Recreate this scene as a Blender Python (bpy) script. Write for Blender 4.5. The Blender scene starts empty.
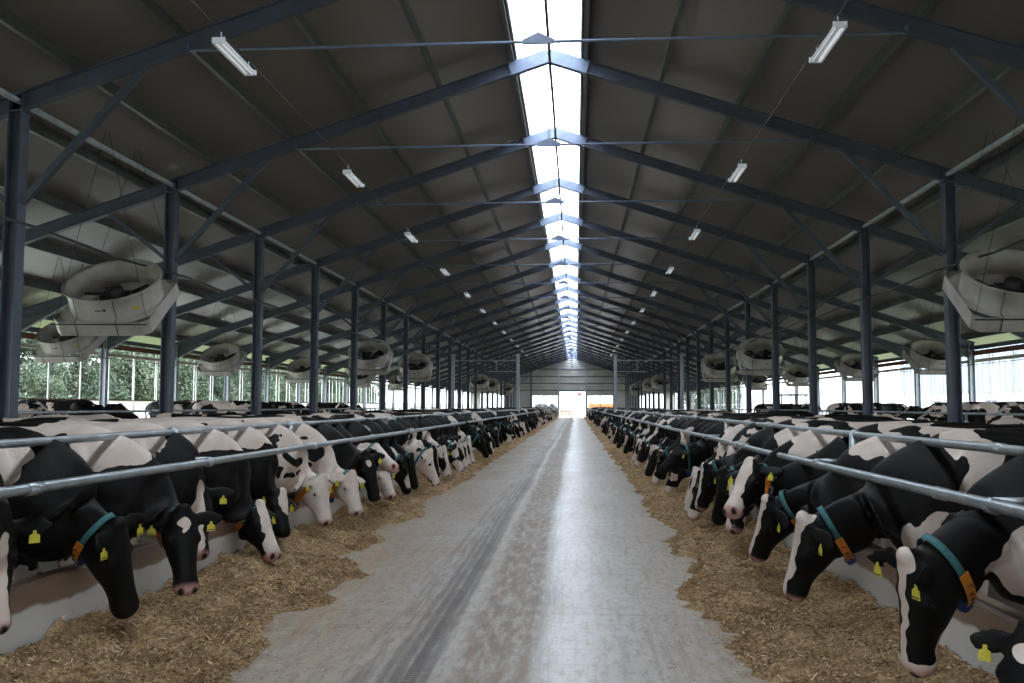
import bpy, bmesh, math, random
import numpy as np
from mathutils import Vector, Matrix
random.seed(7); np.random.seed(7)
PI = math.pi
S = bpy.context.scene
COL = S.collection

# ------------------------------------------------------------------ camera, exposure, sky, light
F, YAW, PIT, ROLL = 922.64, 0.06914, 0.06945, 0.00265
def make_camera():
    d = Vector((-math.sin(YAW)*math.cos(PIT), math.cos(YAW)*math.cos(PIT), math.sin(PIT)))
    r = Vector((math.cos(YAW), math.sin(YAW), 0)); u = r.cross(d)
    r2 = r*math.cos(ROLL) + u*math.sin(ROLL); u2 = u*math.cos(ROLL) - r*math.sin(ROLL)
    cam = bpy.data.cameras.new('camera'); cam.sensor_width = 36; cam.lens = F/1024*36
    cam.clip_end = 600; cam.clip_start = .05
    o = bpy.data.objects.new('camera', cam); COL.objects.link(o)
    m = Matrix((r2, u2, -d)).transposed().to_4x4(); m.translation = Vector((0.5014, 0, 1.5513))
    o.matrix_world = m
    S.camera = o
make_camera()
S.view_settings.view_transform = 'Standard'; S.view_settings.look = 'None'
S.view_settings.gamma = 1; S.view_settings.use_curve_mapping = False
S.view_settings.exposure = 1.62
S.cycles.use_denoising = True
S.cycles.max_bounces = 8; S.cycles.diffuse_bounces = 5; S.cycles.transparent_max_bounces = 8
S.cycles.sample_clamp_indirect = 6.0

SKY = 5.2
def make_world():
    w = bpy.data.worlds.new('overcast_sky'); S.world = w; w.use_nodes = True
    nt = w.node_tree; nt.nodes.clear(); N = nt.nodes.new; L = nt.links.new
    out = N('ShaderNodeOutputWorld'); bg = N('ShaderNodeBackground'); tc = N('ShaderNodeTexCoord')
    sp = N('ShaderNodeSeparateXYZ'); L(tc.outputs['Generated'], sp.inputs[0])
    mr = N('ShaderNodeMapRange'); L(sp.outputs['Z'], mr.inputs[0])
    mr.inputs[1].default_value = 0; mr.inputs[2].default_value = 1
    mr.inputs[3].default_value = .30; mr.inputs[4].default_value = 1.0
    no = N('ShaderNodeTexNoise'); no.inputs['Scale'].default_value = 2.2; no.inputs['Detail'].default_value = 4
    L(tc.outputs['Generated'], no.inputs['Vector'])
    cl = N('ShaderNodeMapRange'); L(no.outputs[0], cl.inputs[0]); cl.inputs[3].default_value = .85; cl.inputs[4].default_value = 1.12
    mu = N('ShaderNodeMath'); mu.operation = 'MULTIPLY'; L(mr.outputs[0], mu.inputs[0]); L(cl.outputs[0], mu.inputs[1])
    m2 = N('ShaderNodeMath'); m2.operation = 'MULTIPLY'; L(mu.outputs[0], m2.inputs[0]); m2.inputs[1].default_value = SKY
    bg.inputs[0].default_value = (.90, .96, 1.0, 1); L(m2.outputs[0], bg.inputs[1]); L(bg.outputs[0], out.inputs[0])
make_world()
def portal(name, loc, rot, sx, sy):
    l = bpy.data.lights.new(name, 'AREA'); l.shape = 'RECTANGLE'; l.size = sx; l.size_y = sy
    l.cycles.is_portal = True
    o = bpy.data.objects.new(name, l); o.location = loc; o.rotation_euler = rot; COL.objects.link(o)
Y0, Y1 = -12.0, 132.3
YM, YL = (Y0+Y1)/2, Y1-Y0
portal('skylight_portal', (0, YM, 8.95), (0, 0, 0), 1.5, YL)
portal('side_portal', (-15.0, YM, 2.9), (0, -PI/2, 0), 2.6, YL)
portal('side_portal', (15.0, YM, 2.9), (0, PI/2, 0), 2.6, YL)
portal('door_portal', (0, Y1+.6, 1.9), (-PI/2, 0, 0), 26, 4.4)

# ------------------------------------------------------------------ materials
def mat(name, col, rough=.6, metal=0, noise=None, spec=.5, bump=0, scale=8, detail=4):
    m = bpy.data.materials.new(name); m.use_nodes = True
    nt = m.node_tree; b = nt.nodes['Principled BSDF']
    b.inputs['Base Color'].default_value = (*col, 1); b.inputs['Roughness'].default_value = rough
    b.inputs['Metallic'].default_value = metal; b.inputs['Specular IOR Level'].default_value = spec
    if noise is not None:
        tc = nt.nodes.new('ShaderNodeTexCoord'); no = nt.nodes.new('ShaderNodeTexNoise')
        no.inputs['Scale'].default_value = scale; no.inputs['Detail'].default_value = detail
        nt.links.new(tc.outputs['Object'], no.inputs['Vector'])
        r = nt.nodes.new('ShaderNodeValToRGB'); r.color_ramp.elements[0].position = .35; r.color_ramp.elements[1].position = .68
        r.color_ramp.elements[0].color = (*col, 1); r.color_ramp.elements[1].color = (*noise, 1)
        nt.links.new(no.outputs[0], r.inputs[0]); nt.links.new(r.outputs[0], b.inputs['Base Color'])
        if bump:
            bp = nt.nodes.new('ShaderNodeBump'); bp.inputs['Strength'].default_value = bump; bp.inputs['Distance'].default_value = .02
            nt.links.new(no.outputs[0], bp.inputs['Height']); nt.links.new(bp.outputs[0], b.inputs['Normal'])
    return m
M = {}
M['steel_blue'] = mat('blue_grey_painted_steel', (.085, .10, .145), .45, .0, (.065, .078, .11), scale=2)
M['steel_light'] = mat('pale_galvanised_steel', (.40, .43, .48), .45, .1, (.30, .34, .39), scale=5)
M['steel_apex'] = mat('blue_apex_steel', (.15, .19, .29), .5, 0, (.12, .15, .24), scale=5)
M['galv'] = mat('galvanised_pipe', (.42, .45, .47), .38, .75, (.30, .33, .35), scale=9)
M['purlin'] = mat('galvanised_purlin', (.13, .14, .14), .45, .3, (.09, .10, .10), scale=4)
M['wire'] = mat('dark_wire', (.05, .05, .055), .6)
M['black'] = mat('black_metal', (.02, .02, .022), .5)
M['white_plastic'] = mat('white_fan_plastic', (.46, .44, .41), .45, 0, (.34, .30, .26), scale=3)
M['white'] = mat('white_paint', (.75, .76, .76), .5, 0, (.62, .63, .62), scale=3)
M['brown_beam'] = mat('brown_eaves_board', (.20, .075, .035), .6, 0, (.13, .05, .025), scale=6)
M['stall_floor'] = mat('stall_floor_concrete', (.13, .115, .10), .7, 0, (.09, .08, .07), scale=2)
M['grass'] = mat('grass', (.07, .095, .035), .9, 0, (.11, .14, .05), scale=.6)
M['yard'] = mat('yard_concrete', (.32, .32, .32), .8, 0, (.26, .26, .26), scale=.7)
M['teal'] = mat('teal_webbing', (.025, .11, .12), .75, 0, (.05, .17, .17), scale=60)
M['orange'] = mat('orange_plastic', (.60, .20, .02), .5)
M['blue'] = mat('blue_plastic', (.015, .05, .30), .5)
M['yellow'] = mat('yellow_tag_plastic', (.50, .44, .03), .5)
M['eye'] = mat('eye', (.008, .006, .006), .12)
M['lamp_white'] = mat('white_lamp_housing', (.70, .72, .75), .35)
M['grey_clad'] = mat('grey_wall_cladding', (.45, .45, .43), .6, 0, (.36, .36, .35), scale=.8)
M['red'] = mat('red_paint', (.6, .03, .03), .4)
M['orange_paint'] = mat('orange_barrier', (.42, .09, .015), .5)
M['bluegrey_clad'] = mat('blue_grey_cladding', (.30, .36, .46), .5, 0, (.25, .30, .40), scale=.5)
M['bark'] = mat('bark', (.08, .06, .045), .9, 0, (.05, .04, .03), scale=5)

def lamp_tube():
    m = mat('lamp_tube', (.8, .82, .85), .3)
    b = m.node_tree.nodes['Principled BSDF']; b.inputs['Emission Color'].default_value = (.9, .95, 1, 1); b.inputs['Emission Strength'].default_value = .15
    return m
M['tube'] = lamp_tube()

def leaf_mat():
    m = bpy.data.materials.new('leaves'); m.use_nodes = True; nt = m.node_tree; N = nt.nodes.new; L = nt.links.new
    b = nt.nodes['Principled BSDF']; b.inputs['Roughness'].default_value = .8; b.inputs['Specular IOR Level'].default_value = .2
    g = N('ShaderNodeNewGeometry'); oi = N('ShaderNodeObjectInfo')
    r = N('ShaderNodeValToRGB'); r.color_ramp.elements[0].color = (.042, .062, .048, 1); r.color_ramp.elements[1].color = (.11, .14, .095, 1)
    ad = N('ShaderNodeMath'); ad.operation = 'MULTIPLY_ADD'; L(g.outputs['Random Per Island'], ad.inputs[0]); ad.inputs[1].default_value = .5
    m2 = N('ShaderNodeMath'); m2.operation = 'MULTIPLY'; L(oi.outputs['Random'], m2.inputs[0]); m2.inputs[1].default_value = .5
    L(m2.outputs[0], ad.inputs[2]); L(ad.outputs[0], r.inputs[0]); L(r.outputs[0], b.inputs['Base Color'])
    return m
M['leaf'] = leaf_mat()
def screen_mat():
    m = bpy.data.materials.new('translucent_windbreak'); m.use_nodes = True; nt = m.node_tree; nt.nodes.clear(); N = nt.nodes.new; L = nt.links.new
    o = N('ShaderNodeOutputMaterial'); d = N('ShaderNodeBsdfDiffuse'); d.inputs[0].default_value = (.75, .76, .77, 1); t = N('ShaderNodeBsdfTranslucent'); t.inputs[0].default_value = (.8, .82, .84, 1)
    x = N('ShaderNodeMixShader'); x.inputs[0].default_value = .6; L(d.outputs[0], x.inputs[1]); L(t.outputs[0], x.inputs[2]); L(x.outputs[0], o.inputs[0]); return m
M['screen'] = screen_mat()

def roof_mat():
    m = bpy.data.materials.new('roof_panels'); m.use_nodes = True; nt = m.node_tree; N = nt.nodes.new; L = nt.links.new
    b = nt.nodes['Principled BSDF']; tc = N('ShaderNodeTexCoord'); sp = N('ShaderNodeSeparateXYZ'); L(tc.outputs['Object'], sp.inputs[0])
    mo = N('ShaderNodeMath'); mo.operation = 'FRACT'; L(sp.outputs['Y'], mo.inputs[0])
    lt = N('ShaderNodeMath'); lt.operation = 'LESS_THAN'; L(mo.outputs[0], lt.inputs[0]); lt.inputs[1].default_value = .02
    no = N('ShaderNodeTexNoise'); no.inputs['Scale'].default_value = .5; L(tc.outputs['Object'], no.inputs['Vector'])
    r = N('ShaderNodeValToRGB'); r.color_ramp.elements[0].color = (.158, .136, .122, 1); r.color_ramp.elements[1].color = (.198, .170, .152, 1); L(no.outputs[0], r.inputs[0])
    mx = N('ShaderNodeMixRGB'); L(lt.outputs[0], mx.inputs[0]); L(r.outputs[0], mx.inputs[1]); mx.inputs[2].default_value = (.13, .12, .11, 1)
    L(mx.outputs[0], b.inputs['Base Color']); b.inputs['Roughness'].default_value = .30; b.inputs['Specular IOR Level'].default_value = .5
    return m
M['roof'] = roof_mat()

def glazing_mat():
    m = bpy.data.materials.new('ridge_polycarbonate'); m.use_nodes = True; nt = m.node_tree; nt.nodes.clear(); N = nt.nodes.new; L = nt.links.new
    o = N('ShaderNodeOutputMaterial'); t = N('ShaderNodeBsdfTransparent'); t.inputs[0].default_value = (.95, .97, 1, 1)
    d = N('ShaderNodeBsdfTranslucent'); d.inputs[0].default_value = (.9, .93, .96, 1); x = N('ShaderNodeMixShader'); x.inputs[0].default_value = .35
    L(t.outputs[0], x.inputs[1]); L(d.outputs[0], x.inputs[2]); L(x.outputs[0], o.inputs[0]); return m
M['glazing'] = glazing_mat()

def floor_mat():
    m = bpy.data.materials.new('feed_alley_concrete'); m.use_nodes = True; nt = m.node_tree; N = nt.nodes.new; L = nt.links.new
    b = nt.nodes['Principled BSDF']; tc = N('ShaderNodeTexCoord'); sp = N('ShaderNodeSeparateXYZ'); L(tc.outputs['Object'], sp.inputs[0])
    def noise(sx, sy, sc, det=6, ro=.6):
        mp = N('ShaderNodeMapping'); mp.inputs['Scale'].default_value = (sx, sy, 1); L(tc.outputs['Object'], mp.inputs[0])
        n = N('ShaderNodeTexNoise'); n.inputs['Scale'].default_value = sc; n.inputs['Detail'].default_value = det; n.inputs['Roughness'].default_value = ro
        L(mp.outputs[0], n.inputs['Vector']); return n.outputs[0]
    def math_(op, a, b_, c=None):
        n = N('ShaderNodeMath'); n.operation = op
        for k, v in enumerate((a, b_, c)):
            if v is None: continue
            if isinstance(v, (int, float)): n.inputs[k].default_value = v
            else: L(v, n.inputs[k])
        return n.outputs[0]
    def ramp(v, a, b_):
        n = N('ShaderNodeMapRange'); L(v, n.inputs[0]); n.inputs[1].default_value = a; n.inputs[2].default_value = b_; n.interpolation_type = 'SMOOTHSTEP'; return n.outputs[0]
    def mix(f, a, b_):
        n = N('ShaderNodeMixRGB'); L(f, n.inputs[0])
        for k, v in ((1, a), (2, b_)):
            if isinstance(v, tuple): n.inputs[k].default_value = (*v, 1)
            else: L(v, n.inputs[k])
        return n.outputs[0]
    X, Y = sp.outputs['X'], sp.outputs['Y']
    wob = math_('MULTIPLY_ADD', noise(.3, .06, 1, 1), .5, -.25)
    xw = math_('ADD', X, wob)
    def band(c, hw, soft): # 1 inside
        d = math_('ABSOLUTE', math_('SUBTRACT', xw, c), None); n = N('ShaderNodeMapRange'); L(d, n.inputs[0]); n.inputs[1].default_value = hw+soft; n.inputs[2].default_value = hw; return n.outputs[0]
    n_fine = noise(1, 1, 14, 8, .7); n_str = noise(9, .45, 1.6, 8, .72); n_big = noise(1, .35, 1.1, 5); n_cr = noise(.5, 9, 1.2, 5, .7)
    base = mix(n_fine, (.33, .305, .285), (.52, .495, .475))
    left = N('ShaderNodeMapRange'); L(xw, left.inputs[0]); left.inputs[1].default_value = .45; left.inputs[2].default_value = -1.0
    base = mix(math_('MULTIPLY', ramp(n_big, .36, .60), math_('MULTIPLY_ADD', left.outputs[0], .6, .25)), base, (.38, .305, .235))
    edge = N('ShaderNodeMapRange'); L(math_('ABSOLUTE', X, None), edge.inputs[0]); edge.inputs[1].default_value = .95; edge.inputs[2].default_value = 1.7
    base = mix(math_('MULTIPLY', edge.outputs[0], ramp(noise(1.5, 1.5, 5, 8, .8), .42, .58)), base, (.36, .26, .16))
    base = mix(math_('MULTIPLY', ramp(noise(3, 1, 5, 8, .8), .48, .60), .6), base, (.23, .165, .12))
    # brown dried smear bands along the drive
    brown = math_('MULTIPLY', band(-.04, .20, .12), math_('MULTIPLY_ADD', ramp(noise(5, 1.0, 2.6, 8, .75), .36, .58), .65, .35))
    base = mix(math_('MULTIPLY', brown, .85), base, (.185, .125, .085))
    base = mix(math_('MULTIPLY', ramp(n_str, .48, .66), .6), base, (.25, .19, .15))
    base = mix(math_('MULTIPLY', math_('MULTIPLY', ramp(n_cr, .48, .66), ramp(n_fine, .38, .55)), .34), base, (.22, .16, .11))
    # tyre tracks with tread marks
    wv = N('ShaderNodeTexWave'); wv.wave_type = 'BANDS'; wv.bands_direction = 'Y'; wv.inputs['Scale'].default_value = 7.5; wv.inputs['Distortion'].default_value = 1.5
    L(tc.outputs['Object'], wv.inputs['Vector'])
    fade = ramp(noise(2, .15, 1.5, 3), .22, .45); tread = math_('MULTIPLY_ADD', wv.outputs['Fac'], .35, .65)
    base = mix(math_('MULTIPLY', math_('MULTIPLY', band(-.54, .12, .06), ramp(noise(9, 1.2, 1.6, 6, .7), .36, .60)), .6), base, (.13, .10, .09))
    for c_, h_, k_ in ((-.50, .030, .85), (-.585, .016, .6), (-.43, .014, .5), (-.66, .010, .35)):
        base = mix(math_('MULTIPLY', math_('MULTIPLY', band(c_, h_, .022), math_('MULTIPLY', fade, tread)), k_), base, (.05, .04, .04))
    tr2 = math_('MULTIPLY', math_('MULTIPLY', band(-.78, .05, .05), ramp(n_str, .4, .6)), .6); base = mix(tr2, base, (.12, .10, .09))
    tr3 = math_('MULTIPLY', math_('MULTIPLY', band(.28, .03, .05), ramp(n_str, .35, .6)), .5); base = mix(tr3, base, (.14, .12, .11))
    # expansion joints
    jf = math_('FRACT', math_('DIVIDE', math_('ADD', Y, 1.28), 4.15), None); j = math_('LESS_THAN', jf, .006); base = mix(math_('MULTIPLY', j, .4), base, (.12, .08, .06))
    L(base, b.inputs['Base Color'])
    # feed dust towards the fence lines
    ro = N('ShaderNodeMapRange'); L(n_big, ro.inputs[0]); ro.inputs[3].default_value = .24; ro.inputs[4].default_value = .62
    L(math_('SUBTRACT', math_('ADD', ro.outputs[0], math_('MULTIPLY', brown, .2)), math_('MULTIPLY', band(.42, .16, .3), .10)), b.inputs['Roughness']); b.inputs['Specular IOR Level'].default_value = .5
    bp = N('ShaderNodeBump'); bp.inputs['Strength'].default_value = .4; bp.inputs['Distance'].default_value = .006; L(n_fine, bp.inputs['Height']); L(bp.outputs[0], b.inputs['Normal'])
    return m
M['floor'] = floor_mat()

def curb_mat():
    m = bpy.data.materials.new('stained_feed_wall'); m.use_nodes = True; nt = m.node_tree; N = nt.nodes.new; L = nt.links.new
    b = nt.nodes['Principled BSDF']; tc = N('ShaderNodeTexCoord'); sp = N('ShaderNodeSeparateXYZ'); L(tc.outputs['Object'], sp.inputs[0])
    n = N('ShaderNodeTexNoise'); n.inputs['Scale'].default_value = 2.5; n.inputs['Detail'].default_value = 6; L(tc.outputs['Object'], n.inputs['Vector'])
    a = N('ShaderNodeMath'); a.operation = 'MULTIPLY_ADD'; L(n.outputs[0], a.inputs[0]); a.inputs[1].default_value = .12; L(sp.outputs['Z'], a.inputs[2])
    r = N('ShaderNodeMapRange'); L(a.outputs[0], r.inputs[0]); r.inputs[1].default_value = .455; r.inputs[2].default_value = .475
    c1 = N('ShaderNodeValToRGB'); c1.color_ramp.elements[0].color = (.17, .115, .08, 1); c1.color_ramp.elements[1].color = (.30, .22, .165, 1); L(n.outputs[0], c1.inputs[0])
    mx = N('ShaderNodeMixRGB'); L(r.outputs[0], mx.inputs[0]); mx.inputs[1].default_value = (.62, .60, .57, 1); L(c1.outputs[0], mx.inputs[2])
    L(mx.outputs[0], b.inputs['Base Color']); b.inputs['Roughness'].default_value = .45
    return m
M['curb'] = curb_mat()

def feed_mat(name='chopped_feed', dark=1.0):
    m = bpy.data.materials.new(name); m.use_nodes = True; nt = m.node_tree; N = nt.nodes.new; L = nt.links.new
    b = nt.nodes['Principled BSDF']; tc = N('ShaderNodeTexCoord')
    n = N('ShaderNodeTexNoise'); n.inputs['Scale'].default_value = 38; n.inputs['Detail'].default_value = 8; n.inputs['Roughness'].default_value = .75; L(tc.outputs['Object'], n.inputs['Vector'])
    n2 = N('ShaderNodeTexNoise'); n2.inputs['Scale'].default_value = 3.5; n2.inputs['Detail'].default_value = 5; L(tc.outputs['Object'], n2.inputs['Vector'])
    r = N('ShaderNodeValToRGB'); e = r.color_ramp.elements; e[0].position = .32; e[0].color = (.14*dark, .085*dark, .042*dark, 1); e[1].position = .68; e[1].color = (.72*dark, .50*dark, .28*dark, 1)
    L(n.outputs[0], r.inputs[0])
    mx = N('ShaderNodeMixRGB'); mx.blend_type = 'MULTIPLY'; mx.inputs[0].default_value = .75; L(r.outputs[0], mx.inputs[1])
    r2 = N('ShaderNodeValToRGB'); r2.color_ramp.elements[0].position = .35; r2.color_ramp.elements[0].color = (.42, .36, .30, 1); r2.color_ramp.elements[1].position = .6; r2.color_ramp.elements[1].color = (1, 1, 1, 1); L(n2.outputs[0], r2.inputs[0]); L(r2.outputs[0], mx.inputs[2])  # broad tone variation, its dark clumps being shadow put into the feed colour
    L(mx.outputs[0], b.inputs['Base Color']); b.inputs['Roughness'].default_value = .9; b.inputs['Specular IOR Level'].default_value = .15
    bp = N('ShaderNodeBump'); bp.inputs['Strength'].default_value = .9; bp.inputs['Distance'].default_value = .03; L(n.outputs[0], bp.inputs['Height']); L(bp.outputs[0], b.inputs['Normal'])
    return m
M['feed'] = feed_mat()
def straw_mat():
    m = bpy.data.materials.new('straw_bits'); m.use_nodes = True; nt = m.node_tree; N = nt.nodes.new; L = nt.links.new
    b = nt.nodes['Principled BSDF']; g = N('ShaderNodeNewGeometry'); r = N('ShaderNodeValToRGB'); e = r.color_ramp.elements
    e[0].color = (.11, .065, .032, 1); e[1].color = (.80, .62, .40, 1); x = e.new(.65); x.color = (.32, .205, .105, 1)
    L(g.outputs['Random Per Island'], r.inputs[0]); L(r.outputs[0], b.inputs['Base Color']); b.inputs['Roughness'].default_value = .8; b.inputs['Specular IOR Level'].default_value = .2
    return m
M['straw'] = straw_mat()

def cow_mat():
    m = bpy.data.materials.new('cow_coat'); m.use_nodes = True; nt = m.node_tree; N = nt.nodes.new; L = nt.links.new
    b = nt.nodes['Principled BSDF']; tc = N('ShaderNodeTexCoord')
    def A(n, t): a = N('ShaderNodeAttribute'); a.attribute_name = n; a.attribute_type = t; return a.outputs['Fac']
    def math_(op, *v):
        n = N('ShaderNodeMath'); n.operation = op
        for k, q in enumerate(v):
            if isinstance(q, (int, float)): n.inputs[k].default_value = q
            else: L(q, n.inputs[k])
        return n.outputs[0]
    seed, amp, bias = A('seed', 'OBJECT'), A('amp', 'OBJECT'), A('bias', 'OBJECT')
    w, pink, dark = A('w', 'GEOMETRY'), A('pink', 'GEOMETRY'), A('dark', 'GEOMETRY')
    cb = N('ShaderNodeCombineXYZ'); L(math_('MULTIPLY', seed, 7.31), cb.inputs[0]); L(math_('MULTIPLY', seed, 3.17), cb.inputs[1]); L(math_('MULTIPLY', seed, 1.73), cb.inputs[2])
    va = N('ShaderNodeVectorMath'); va.operation = 'ADD'; L(tc.outputs['Object'], va.inputs[0]); L(cb.outputs[0], va.inputs[1])
    n1 = N('ShaderNodeTexNoise'); n1.inputs['Scale'].default_value = 2.1; n1.inputs['Detail'].default_value = 2.5; n1.inputs['Roughness'].default_value = .45; L(va.outputs[0], n1.inputs['Vector'])
    n2 = N('ShaderNodeTexNoise'); n2.inputs['Scale'].default_value = 22; n2.inputs['Detail'].default_value = 3; L(va.outputs[0], n2.inputs['Vector'])
    f = math_('ADD', math_('ADD', w, bias), math_('MULTIPLY', math_('MULTIPLY', math_('SUBTRACT', n1.outputs[0], .5), 4.0), amp))
    f = math_('ADD', f, math_('MULTIPLY', math_('SUBTRACT', n2.outputs[0], .5), .22))
    n5 = N('ShaderNodeTexNoise'); n5.inputs['Scale'].default_value = 6.5; n5.inputs['Detail'].default_value = 2.5; L(va.outputs[0], n5.inputs['Vector'])
    f = math_('ADD', f, math_('MULTIPLY', math_('SUBTRACT', n5.outputs[0], .5), math_('MULTIPLY_ADD', A('rag', 'OBJECT'), 2.0, 0.0)))
    mr = N('ShaderNodeMapRange'); mr.interpolation_type = 'SMOOTHSTEP'; L(f, mr.inputs[0]); mr.inputs[1].default_value = -.02; mr.inputs[2].default_value = .03
    n3 = N('ShaderNodeTexNoise'); n3.inputs['Scale'].default_value = 5; n3.inputs['Detail'].default_value = 5; L(tc.outputs['Object'], n3.inputs['Vector'])
    def ramp2(c1, c2):
        r = N('ShaderNodeValToRGB'); r.color_ramp.elements[0].position = .35; r.color_ramp.elements[1].position = .7; r.color_ramp.elements[0].color = (*c1, 1); r.color_ramp.elements[1].color = (*c2, 1)
        L(n3.outputs[0], r.inputs[0]); return r.outputs[0]
    bl = ramp2((.0038, .0038, .0045), (.010, .0088, .008)); wh = ramp2((.66, .57, .51), (.52, .42, .36))
    def mix(fac, a, c):
        n = N('ShaderNodeMixRGB'); L(fac, n.inputs[0])
        for k, v in ((1, a), (2, c)):
            if isinstance(v, tuple): n.inputs[k].default_value = (*v, 1)
            else: L(v, n.inputs[k])
        return n.outputs[0]
    c = mix(mr.outputs[0], bl, wh); c = mix(pink, c, (.46, .25, .22)); c = mix(dark, c, (.02, .015, .013))
    L(c, b.inputs['Base Color']); b.inputs['Roughness'].default_value = .55; b.inputs['Specular IOR Level'].default_value = .13
    n4 = N('ShaderNodeTexNoise'); n4.inputs['Scale'].default_value = 90; n4.inputs['Detail'].default_value = 4; L(tc.outputs['Object'], n4.inputs['Vector'])
    bp = N('ShaderNodeBump'); bp.inputs['Strength'].default_value = .25; bp.inputs['Distance'].default_value = .006; L(n4.outputs[0], bp.inputs['Height']); L(bp.outputs[0], b.inputs['Normal'])
    return m
M['cow'] = cow_mat()

# ------------------------------------------------------------------ mesh helpers
class MB:
    def __init__(s): s.v = []; s.f = []; s.sm = []
    def add(s, vs, fs, smooth=False):
        k = len(s.v); s.v += [tuple(p) for p in vs]; s.f += [tuple(i+k for i in q) for q in fs]; s.sm += [smooth]*len(fs); return s
    def box(s, c, d, R=None):
        c = Vector(c); vs = []
        for x in (-.5, .5):
            for y in (-.5, .5):
                for z in (-.5, .5):
                    p = Vector((x*d[0], y*d[1], z*d[2])); p = R @ p if R else p; vs.append(p+c)
        return s.add(vs, [(0, 1, 3, 2), (4, 6, 7, 5), (0, 4, 5, 1), (2, 3, 7, 6), (0, 2, 6, 4), (1, 5, 7, 3)])
    def beam(s, a, b, w, h, up=(0, 0, 1)):
        a, b = Vector(a), Vector(b); t = (b-a).normalized(); u = Vector(up); sd = t.cross(u).normalized(); u = sd.cross(t).normalized()
        R = Matrix((t, sd, u)).transposed(); return s.box((a+b)/2, ((b-a).length, w, h), R)
    def ibeam(s, a, b, w, h, up=(0, 0, 1), tf=.018, tw=.012):
        a, b = Vector(a), Vector(b); t = (b-a).normalized(); u = Vector(up); sd = t.cross(u).normalized(); u = sd.cross(t).normalized()
        for o in (h/2-tf/2, -h/2+tf/2): s.beam(a+u*o, b+u*o, w, tf, u)
        return s.beam(a, b, tw, h-2*tf, u)
    def tube(s, pts, r, n=10, cap=True, smooth=True):
        pts = [Vector(p) for p in pts]; k = len(pts); rs = r if isinstance(r, (list, tuple)) else [r]*k; rings = []
        prev = None
        for i, p in enumerate(pts):
            t = (pts[min(i+1, k-1)]-pts[max(i-1, 0)]).normalized()
            u = prev if prev is not None else (Vector((0, 0, 1)) if abs(t.z) < .9 else Vector((1, 0, 0)))
            sd = t.cross(u).normalized(); u = sd.cross(t).normalized(); prev = u
            rings.append([p+(u*math.sin(2*PI*j/n)+sd*math.cos(2*PI*j/n))*rs[i] for j in range(n)])
        return s.rings(rings, cap, smooth)
    def rings(s, rings, cap=True, smooth=True):
        n = len(rings[0]); vs = [p for r in rings for p in r]; fs = []
        for i in range(len(rings)-1):
            for j in range(n): a = i*n+j; b = i*n+(j+1) % n; fs.append((a, b, b+n, a+n))
        if cap: fs.append(tuple(range(n-1, -1, -1))); fs.append(tuple((len(rings)-1)*n+j for j in range(n)))
        return s.add(vs, fs, smooth)
    def ellipsoid(s, c, r, R=None, n=12, m=8):
        c = Vector(c); rings = []
        for i in range(m+1):
            a = PI*(i+.02)/(m+.04); ring = []
            for j in range(n):
                p = Vector((r[0]*math.sin(a)*math.cos(2*PI*j/n), r[1]*math.sin(a)*math.sin(2*PI*j/n), r[2]*math.cos(a))); p = R @ p if R else p; ring.append(c+p)
            rings.append(ring)
        return s.rings(rings)
    def prism(s, poly, axis, d0, d1):
        n = len(poly); vs = []
        for d in (d0, d1):
            for (a, b) in poly: vs.append({'x': (d, a, b), 'y': (a, d, b), 'z': (a, b, d)}[axis])
        return s.add(vs, [tuple(range(n)), tuple(range(2*n-1, n-1, -1))]+[(i, i+n, (i+1) % n+n, (i+1) % n) for i in range(n)])
    def mesh(s, name, m):
        me = bpy.data.meshes.new(name); me.from_pydata(s.v, [], s.f); me.polygons.foreach_set('use_smooth', s.sm)
        bm = bmesh.new(); bm.from_mesh(me); bmesh.ops.recalc_face_normals(bm, faces=bm.faces); bm.to_mesh(me); bm.free()
        me.materials.append(m); me.update(); return me
    def build(s, name, m, parent=None, loc=None):
        o = bpy.data.objects.new(name, s.mesh(name, m)); COL.objects.link(o)
        if parent is not None: o.parent = parent
        if loc is not None: o.location = loc
        return o
def tag(o, label=None, cat=None, group=None, kind=None):
    for k, v in (('label', label), ('category', cat), ('group', group), ('kind', kind)):
        if v: o[k] = v
    return o
def empty(name, loc, rz=0):
    o = bpy.data.objects.new(name, None); o.location = loc; o.rotation_euler = (0, 0, rz); o.empty_display_size = .2; COL.objects.link(o); return o
def copy_tree(o, parent=None):
    kids = list(o.children); c = o.copy(); COL.objects.link(c); c.parent = parent
    for ch in kids: copy_tree(ch, c)
    return c
def struct(o, label=None, cat=None): return tag(o, label, cat, kind='structure')
ORD = 'first second third fourth fifth sixth seventh eighth ninth tenth eleventh twelfth thirteenth fourteenth fifteenth sixteenth seventeenth eighteenth nineteenth twentieth'.split()
SIDE = {-1: 'tree side', 1: 'white hall side'}

ZR, SL = 8.367, .33
def rz_(x): return ZR-SL*abs(x)         # top of the rafters
CX = 7.363; OX = 13.9                   # inner and outer column lines
FY = [12.305+5*i for i in range(24)]

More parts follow.
